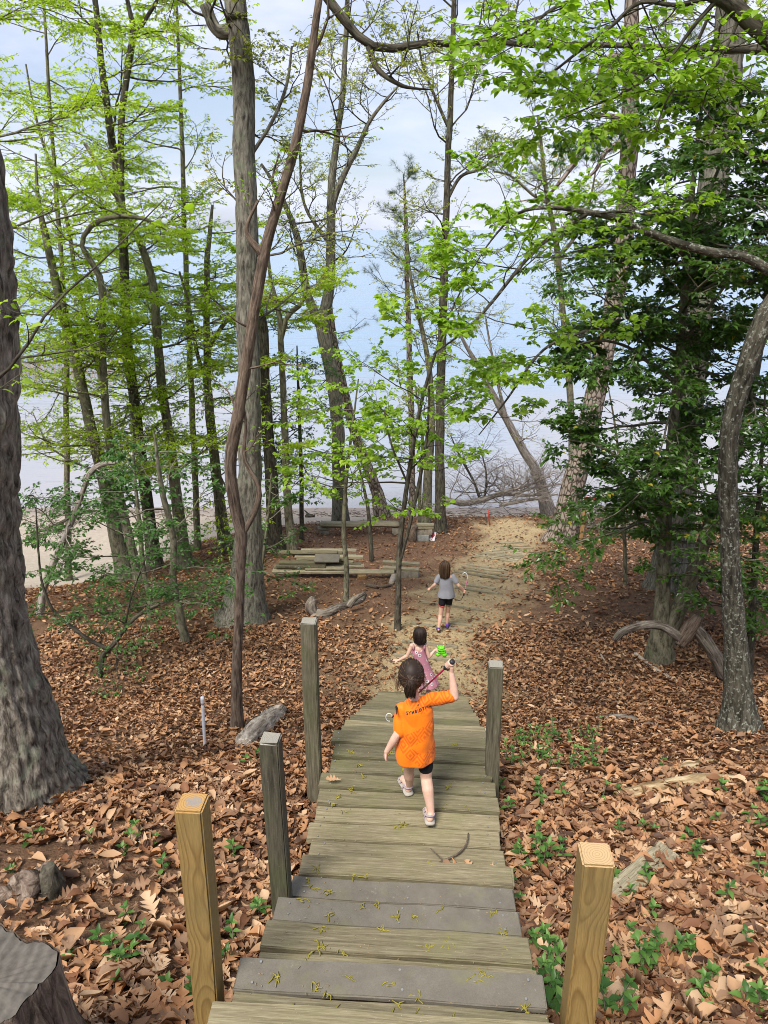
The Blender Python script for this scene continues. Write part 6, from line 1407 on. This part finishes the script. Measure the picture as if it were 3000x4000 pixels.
wr_ = (np.abs(2 * vnoise(co[:, 0] * 16 + co[:, 2] * 7, co[:, 1] * 11, co[:, 2] * 9 - co[:, 0] * 6) - 1) - .4) * .010 + (vnoise(co[:, 0] * 34, co[:, 1] * 34, co[:, 2] * 20) - .5) * .004
co += nr_ * wr_[:, None]; shirt_me.vertices.foreach_set('co', co.ravel()); shirt_me.update()
jersey = add('jersey', shirt_me, M['orange'], og)
SH_BVH = BVHTree.FromPolygons([tuple(v) for v in co], [tuple(p.vertices) for p in shirt_me.polygons])
ring('collar', A_(1622, 2743, 3.643), (.05, -.28, 1), .050, .047, .0085, M['navy_trim'], jersey)
ring('cuff', cuL + unit(cuL - shL) * .037, cuL - shL, .0375, .0375, .0065, M['navy_trim'], jersey); ring('cuff', cuR + unit(cuR - shR) * .034, cuR - shR, .0355, .0355, .0065, M['navy_trim'], jersey)
def decal(name, txt, px, py, size, tilt, mat, F=3.3, kern=1.25):
    """lettering pressed onto the jersey from behind"""
    cu = bpy.data.curves.new('t', 'FONT'); cu.body = txt; cu.size = size; cu.align_x = 'CENTER'; cu.space_character = kern; cu.resolution_u = 3; cu.offset = .0006
    t = bpy.data.objects.new('t', cu); COL.objects.link(t); dg = bpy.context.evaluated_depsgraph_get(); me = bpy.data.meshes.new_from_object(t.evaluated_get(dg)); bpy.data.objects.remove(t)
    bm = bmesh.new(); bm.from_mesh(me); bmesh.ops.triangulate(bm, faces=bm.faces); bmesh.ops.subdivide_edges(bm, edges=[e for e in bm.edges if e.calc_length() > size * .25], cuts=2)
    c = local(og, A_(px, py, 3.56)); ok = True
    for v in bm.verts:
        u, w = v.co.x, v.co.y; x = c[0] + u * math.cos(tilt) - w * math.sin(tilt) * .3; z = c[2] + w + u * math.sin(tilt)
        hit = SH_BVH.ray_cast(Vector((x, -.6, z)), Vector((0, 1, 0)), 1.2)
        v.co = (hit[0] + hit[1] * .0042) if hit[0] is not None else Vector((x, c[1], z))
    o = add(name, bm_mesh(name, bm), mat, jersey); return o
decal('lettering', 'SYMBIOTIKA', 1638, 2787, .022, .30, M['navy_trim'])
decal('small_logo', '©', 1634, 2757, .014, .2, M['navy_trim'], kern=1.0)
decal('sleeve_mark', 'A', 1551, 2793, .020, .4, M['navy_trim'])
decal('sleeve_mark', 'A', 1716, 2702, .014, .0, M['navy_trim'])
for k, (a, b, ra, rb) in enumerate(((hipL * .8 + knL * .2, knL, .050, .046), (hipR * .8 + knR * .2, knR, .053, .048))):
    e = a + (b - a) * (.42 if k == 0 else .62); add('shorts', remesh('shorts', wl(og, [('c', a, ra, e, rb * .93)]), .006, 3), M['black_cloth'], og)
shoe(og, heL - np.array((0, 0, .012)) - unit(toL - heL) * .012, toL - np.array((0, 0, .012)) + unit(toL - heL) * .012, .068, 'sandal', M['sole'], M['strap'], th=.02)
shoe(og, heR - np.array((0, 0, .012)) - unit(toR - heR) * .012, toR - np.array((0, 0, .012)) + unit(toR - heR) * .012, .068, 'sandal', M['sole'], M['strap'], th=.02)
# ponytail: strands drawn back to a tie, then falling
tie = hc - f * .092 - up * .0 + rt * (-.010); S, Rr, Aa = [], [], []
for i in range(900):
    ph = gp.uniform(-2.1, 2.1); th = gp.uniform(.0, 2.5); b = -f * math.cos(ph) + rt * math.sin(ph)
    ph = gp.uniform(0, 2 * math.pi); al = gp.uniform(.25, 1.95)              # start: al = angle from the tie direction
    back = unit(tie - hc); u1 = unit(np.cross(back, up)); u2 = np.cross(u1, back); P = []
    if al > 1.45 and math.sin(ph) < -.25: al = 1.3                           # nape hairline
    for t in np.linspace(0, 1, 8):
        a = al * (1 - t) + .12 * t; r_ = np.array((.0745, .0745, .0745)) * (1 + .03 * math.sin(3 * ph + 2 * i)); dv = back * math.cos(a) + (u1 * math.cos(ph) + u2 * math.sin(ph)) * math.sin(a)
        e = hc + np.array((dv[0] * .074, dv[1] * .086, dv[2] * .094)) * (1 + gp.normal(0, .008)); P.append(e * (1 - t ** 4 * .8) + tie * t ** 4 * .8)
    S.append(P); w = .0024 * gp.uniform(.7, 1.4); Rr.append(np.full(8, w)); Aa.append(np.clip(gp.normal(.45, .3), 0, 1))
for i in range(320):
    a = gp.uniform(0, 2 * math.pi); q = math.sqrt(gp.random()); P = []
    L = gp.uniform(.085, .125)
    for t in np.linspace(0, 1, 8):
        rr_ = (.011 + .024 * min(1, t * 2.2) * (1 - .55 * t)) * q
        P.append(tie - f * .018 * math.sin(min(1, t * 1.6) * math.pi * .6) - up * (L * t) + f * .012 * t + rt * (rr_ * math.cos(a) * 1.15 + .006 * t + .006 * math.sin(4 * t + i)) - f * rr_ * math.sin(a) * .6)
    S.append(P); w = .0022 * gp.uniform(.7, 1.4); Rr.append(np.concatenate([np.full(5, w), [w * .8, w * .5, w * .2]])); Aa.append(np.clip(gp.normal(.38, .22), 0, 1))
hr = hair_mesh('hair', S, Rr, Aa, og, M['hair_dark'])
cap = bm_mesh('hair_underlayer', prim_mesh([('e', local(og, hc - f * .008 + up * .006), (.0695, .080, .088))]), True); at_ = cap.attributes.new('rnd', 'FLOAT', 'POINT'); at_.data.foreach_set('value', np.full(len(cap.vertices), .25, np.float32)); add('hair_underlayer', cap, M['hair_dark'], hr)
S, Rr, Aa = [], [], []
for i in range(110):                                                           # loose wisps by both cheeks and the nape
    sd = -1 if i % 5 < 3 else 1; b = hc + rt * sd * .066 + f * gp.uniform(-.03, .03) - up * gp.uniform(-.02, .05); L = gp.uniform(.04, .10); o_ = gp.uniform(.0, .03) * sd; c_ = gp.normal(0, .012)
    P = [b + rt * (o_ * t + c_ * math.sin(3 * t)) - up * L * t - f * .01 * t * t for t in np.linspace(0, 1, 8)]; S.append(P); Rr.append(np.linspace(.0011, .0005, 8)); Aa.append(gp.random())
hair_mesh('loose_hair', S, Rr, Aa, og, M['hair_wisp'], 3)
ring('hair_tie', tie - f * .004, f + up * .35, .0165, .0165, .0068, M['black_cloth'], hr)
def pole(label, A, Bp, bend=None, shaft='shaft', gripL=.075, root_name='pole', knob=.016, sr=.0055, strap_to=None):
    d = unit(Bp - A); root = empty(root_name, A, label=label, cat='pole')
    def seg(nm, p, mt, sd=12): 
        p = np.array(p); p[:, :3] -= A; return lump(nm, p, M[mt], root, sd, 0, 1, 14)
    seg('grip', [(*A, knob * .75), (*(A + d * .006), knob), (*(A + d * .016), knob), (*(A + d * .024), .0105), (*(A + d * gripL * .6), .0125), (*(A + d * gripL), .0115), (*(A + d * (gripL + .012)), .0135), (*(A + d * (gripL + .028)), .0095)], 'rubber')
    seg('shaft', [(*(A + d * gripL), sr), (*Bp, sr * .85)], shaft)
    return root, d
pr, pd = pole('crimson pole with black grip held up by the child in orange', gA, gB)
V, Q = tubes([(np.array([(np.array((0, 0, 0)) + pd * t + np.array((.0, -.012, -.012)) * math.sin(math.pi * (t - .02) / .075) * 1.5) for t in np.linspace(.02, .095, 10)]), np.full(10, .0045))], 6); add('wrist_strap', np_mesh('wrist_strap', V, Q, np.full(len(Q), 4)), M['rubber'], pr)
Pk = [gB - gA + np.array((-.02 + .02 * math.cos(a), 0, .03 * math.sin(a))) for a in np.linspace(0, 5, 18)]; V, Q = tubes([(np.array(Pk), np.full(18, .003))], 6); add('loop_end', np_mesh('loop_end', V, Q, np.full(len(Q), 4)), M['clear'], pr)

# ---- girl in the pink dress at the foot of the stairs
def simple_girl(label, F, feet_z, J, s, skin, fwd):
    root = empty('person', (J['hip'][0], F, feet_z), label=label, cat='person'); B = []
    c = J['hip']; sL, sR = J['shL'], J['shR']; nk = (sL + sR) / 2 + up * .012 * s
    B += [('c', nk, .031 * s, J['head'] - up * .05 * s, .029 * s), ('e', c + up * .03 * s, (.085 * s, .062 * s, .07 * s)), ('c', c + up * .05 * s, .066 * s, (sL + sR) / 2 - up * .05 * s, .062 * s), ('c', sL, .032 * s, sR, .032 * s)]
    for sd in 'LR':
        B += [('c', J['hip' + sd], .048 * s, J['kn' + sd], .034 * s), ('c', J['kn' + sd], .034 * s, J['kn' + sd] * .66 + J['an' + sd] * .34 - np.array((0, .01, 0)), .034 * s), ('c', J['kn' + sd] * .66 + J['an' + sd] * .34 - np.array((0, .01, 0)), .034 * s, J['an' + sd], .020 * s),
              ('c', J['sh' + sd], .028 * s, J['el' + sd], .0235 * s), ('c', J['el' + sd], .024 * s, J['el' + sd] * .7 + J['wr' + sd] * .3, .0235 * s), ('c', J['el' + sd] * .7 + J['wr' + sd] * .3, .0235 * s, J['wr' + sd], .015 * s)]
        he = J['he' + sd]; to = J['to' + sd]; foot(B, J['an' + sd], he, to)
    return root, B
Fp = 8.12; LP = CAMZ - (3.35 + .2 * 12) + .0
a_ = lambda x, y, dF=0.0: at(x, y, Fp + dF)
J = dict(head=a_(1640, 2478), shL=a_(1609, 2522), shR=a_(1662, 2520), elL=a_(1590, 2562, -.02), wrL=a_(1556, 2580, -.02), elR=a_(1676, 2566, -.02), wrR=a_(1698, 2540, .03))
gx_ = J['head'][0] + .06; hz = LP + .43
J.update(hip=np.array((gx_, Fp, hz)), hipL=np.array((gx_ - .045, Fp, hz)), hipR=np.array((gx_ + .045, Fp, hz)), knL=np.array((gx_ - .045, Fp + .03, LP + .24)), knR=np.array((gx_ + .06, Fp - .0, LP + .24)), anL=np.array((gx_ - .045, Fp, LP + .06)), anR=np.array((gx_ + .07, Fp - .06, LP + .06)))
J.update(heL=np.array((gx_ - .045, Fp - .035, LP + .012)), toL=np.array((gx_ - .055, Fp + .115, LP + .012)), heR=np.array((gx_ + .07, Fp - .095, LP + .012)), toR=np.array((gx_ + .08, Fp + .055, LP + .012)))
pg, B = simple_girl('small child in sleeveless pink print dress holding a green toy', Fp, LP, J, 1.0, 'skin', (0, 1, 0))
f, rt = head(B, J['head'], 1.0, (.05, .98, -.1))
tc_ = a_(1722, 2541, .04)
hand(B, J['wrL'], a_(1541, 2578, -.02) - J['wrL'], (.1, .9, .3), 1.05, .5); hand(B, J['wrR'], (tc_ - J['wrR']) * .6 + np.array((0, 0, .02)), (.2, .5, .8), 1.05, .9)
add('body', remesh('body', wl(pg, B), .0055, 4), M['skin'], pg); face(pg, J['head'], 1.0, f, rt)
mid = (J['shL'] + J['shR']) / 2
D_ = [(np.array((gx_ + .045, Fp - .01, LP + .30)), .150, .125, .05), (np.array((gx_ + .04, Fp - .01, LP + .32)), .148, .122, .045), (np.array((gx_ + .025, Fp, LP + .42)), .122, .10, .03), (np.array((gx_ + .0, Fp, LP + .54)), .094, .078, .01), (mid - up * .10, .086, .066, 0), (mid - up * .045, .078, .058, 0), (mid - up * .028, .066, .050, 0)]
dr_ = add('dress', remesh('dress', wl(pg, [('loft', D_)]), .006, 5), M['dress'], pg)
for sh_, sg_ in ((J['shL'], 1), (J['shR'], -1)):
    P = [sh_ + np.array((sg_ * .018, -.05 * math.cos(a), .034 * math.sin(a) - .012)) for a in np.linspace(-.6, math.pi + .6, 14)]; V, Q = tubes([(local(pg, np.array(P)), np.full(14, .012))], 6); add('shoulder_strap', np_mesh('shoulder_strap', V, Q, np.full(len(Q), 4)), M['dress'], dr_)
loose_hair(pg, J['head'], 1.04, f, rt, M['hair_black'], .095, -.012, gp, 760, .012)
for sd in 'LR': shoe(pg, J['he' + sd] - up * .012, J['to' + sd] - up * .012, .064, 'sandal', M['sole'], M['strap'])
ty = empty('toy', tc_, label='lime green plastic toy in the hand of the child in pink', cat='toy')
add('toy_body', remesh('toy_body', [('e', (0, 0, .03), (.05, .04, .04)), ('e', (.02, .0, -.01), (.045, .038, .04)), ('e', (-.035, -.01, -.05), (.032, .03, .028)), ('e', (.045, -.01, -.052), (.036, .03, .032)), ('c', (-.03, -.02, .05), .014, (-.045, -.01, .075), .010), ('c', (.03, -.02, .05), .014, (.035, -.01, .078), .010)], .005, 2), M['toy'], ty)
for k in range(3): 
    P = [(.05 * math.cos(a) + .004, -.043 + .006 * k, .03 - .026 * k + .016 * math.sin(a)) for a in np.linspace(.3, 2.8, 10)]; V, Q = tubes([(np.array(P), np.full(10, .006))], 6); add('toy_ridge', np_mesh('toy_ridge', V, Q, np.full(len(Q), 4)), M['toy'], ty)

# ---- girl in the grey tee on the path
Fg = 10.85; a_ = lambda x, y, dF=0.0: at(x, y, Fg + dF)
gz1 = TZ(*at(1730, 2430, Fg)[:2]) + .03
J = dict(head=a_(1738, 2214), shL=a_(1714, 2254), shR=a_(1769, 2253), elL=a_(1698, 2284, -.03), wrL=a_(1682, 2297, .02), elR=a_(1792, 2288, -.04), wrR=a_(1812, 2304, .03))
hx = a_(1743, 2330)[0]; hz = a_(1743, 2326)[2]
kz = gz1 + .27
J.update(hip=np.array((hx, Fg, hz)), hipL=np.array((hx - .055, Fg, hz)), hipR=np.array((hx + .055, Fg, hz)))
xl = a_(1712, 2430)[0]; xr = a_(1748, 2420)[0]
J.update(knL=np.array((xl + .035, Fg + .0, kz)), knR=np.array((xr + .01, Fg + .10, kz)), anL=np.array((xl, Fg - .09, gz1 + .075)), anR=np.array((xr, Fg + .08, gz1 + .06)))
J.update(heL=np.array((xl, Fg - .125, gz1 + .03)), toL=np.array((xl, Fg + .03, gz1 + .005)), heR=np.array((xr - .005, Fg + .045, gz1 + .005)), toR=np.array((xr + .05, Fg + .19, gz1 + .005)))
gg = None
gg, B = simple_girl('child in grey t-shirt and black shorts walking along the sandy path', Fg, gz1, J, 1.12, 'skin2', (0, 1, 0))
f, rt = head(B, J['head'], 1.08, (-.02, .99, -.1))
qa, qb = a_(1811, 2326, .02), a_(1826, 2262, .03); qd = unit(qb - qa); hg2 = qa + qd * .075
J['wrR'] = hg2 + np.array((-.03, -.01, .012))
hand(B, J['wrL'], a_(1676, 2299, .03) - J['wrL'], (.1, .9, .3), 1.1, .7); grip(B, hg2, qd, J['wrR'] , 1.1)
B.append(('c', J['elR'], .0265, J['wrR'], .017))
add('body', remesh('body', wl(gg, B), .006, 4), M['skin2'], gg); face(gg, J['head'], 1.08, f, rt)
mid = (J['shL'] + J['shR']) / 2; cz = (J['shL'] + J['shR'])[0] / 2
D_ = [(np.array((hx, Fg - .005, hz - .015)), .142, .105, .025), (np.array((hx, Fg - .005, hz + .02)), .138, .102, .02), (np.array((hx, Fg, hz + .12)), .118, .09, .01), (mid - up * .10, .112, .08, 0), (mid - up * .03, .108, .066, 0), (mid + up * .012, .085, .055, 0), (mid + up * .03, .05, .045, 0)]
scL, scR = J['shL'] * .45 + J['elL'] * .55, J['shR'] * .45 + J['elR'] * .55
tee = remesh('tee', wl(gg, [('loft', D_), ('c', J['shL'], .045, scL, .044), ('c', J['shR'], .045, scR, .044)]), .006, 5)
add('tee', tee, M['grey_tee'], gg)
sh_ = []
for sd in 'LR': sh_.append(('c', J['hip' + sd] + up * .0, .062, J['hip' + sd] * .62 + J['kn' + sd] * .38, .060))
add('shorts', remesh('shorts', wl(gg, sh_), .006, 4), M['black_cloth'], gg)
M['hem_red'] = plain('printed_hem', (.30, .06, .06), .8, .2, 0, .7, 60); M['hem_green'] = plain('printed_hem_green', (.07, .13, .05), .8, .2, 0, .7, 60)
for sd, mt in (('L', 'hem_red'), ('R', 'hem_green')): ring('hem', J['hip' + sd] * .50 + J['kn' + sd] * .50 + up * .0, J['kn' + sd] - J['hip' + sd], .050, .052, .009, M[mt], gg)
loose_hair(gg, J['head'], 1.08, f, rt, M['hair_brown'], .16, -.004, gp, 760)
for sd in 'LR': shoe(gg, J['he' + sd] - up * .01, J['to' + sd] - up * .01, .07, 'shoe', M['rubber'], M['purple'], False)
p2, pd2 = pole('pink pole with pale hooked end held by the child in grey', qa, qb, shaft='shaft_pink', gripL=.09, sr=.008)
Pk = resample(np.array([(*qb, .009), (*a_(1825, 2248, .03), .009), (*a_(1820, 2239, .03), .009), (*a_(1812, 2238, .03), .008), (*a_(1806, 2244, .03), .006)]), 20); Pk[:, :3] -= qa
lump('hook', Pk, M['clear'], p2, 8, 0, 1, 18)
Pk = np.array([a_(1811, 2322, .02), a_(1806, 2335, .02), a_(1797, 2345, .0), a_(1780, 2342, .0), a_(1770, 2337, .0)]) - qa; V, Q = tubes([(resample(Pk, 14), np.full(14, .006))], 6); add('wrist_strap', np_mesh('wrist_strap', V, Q, np.full(len(Q), 4)), M['rubber'], p2)
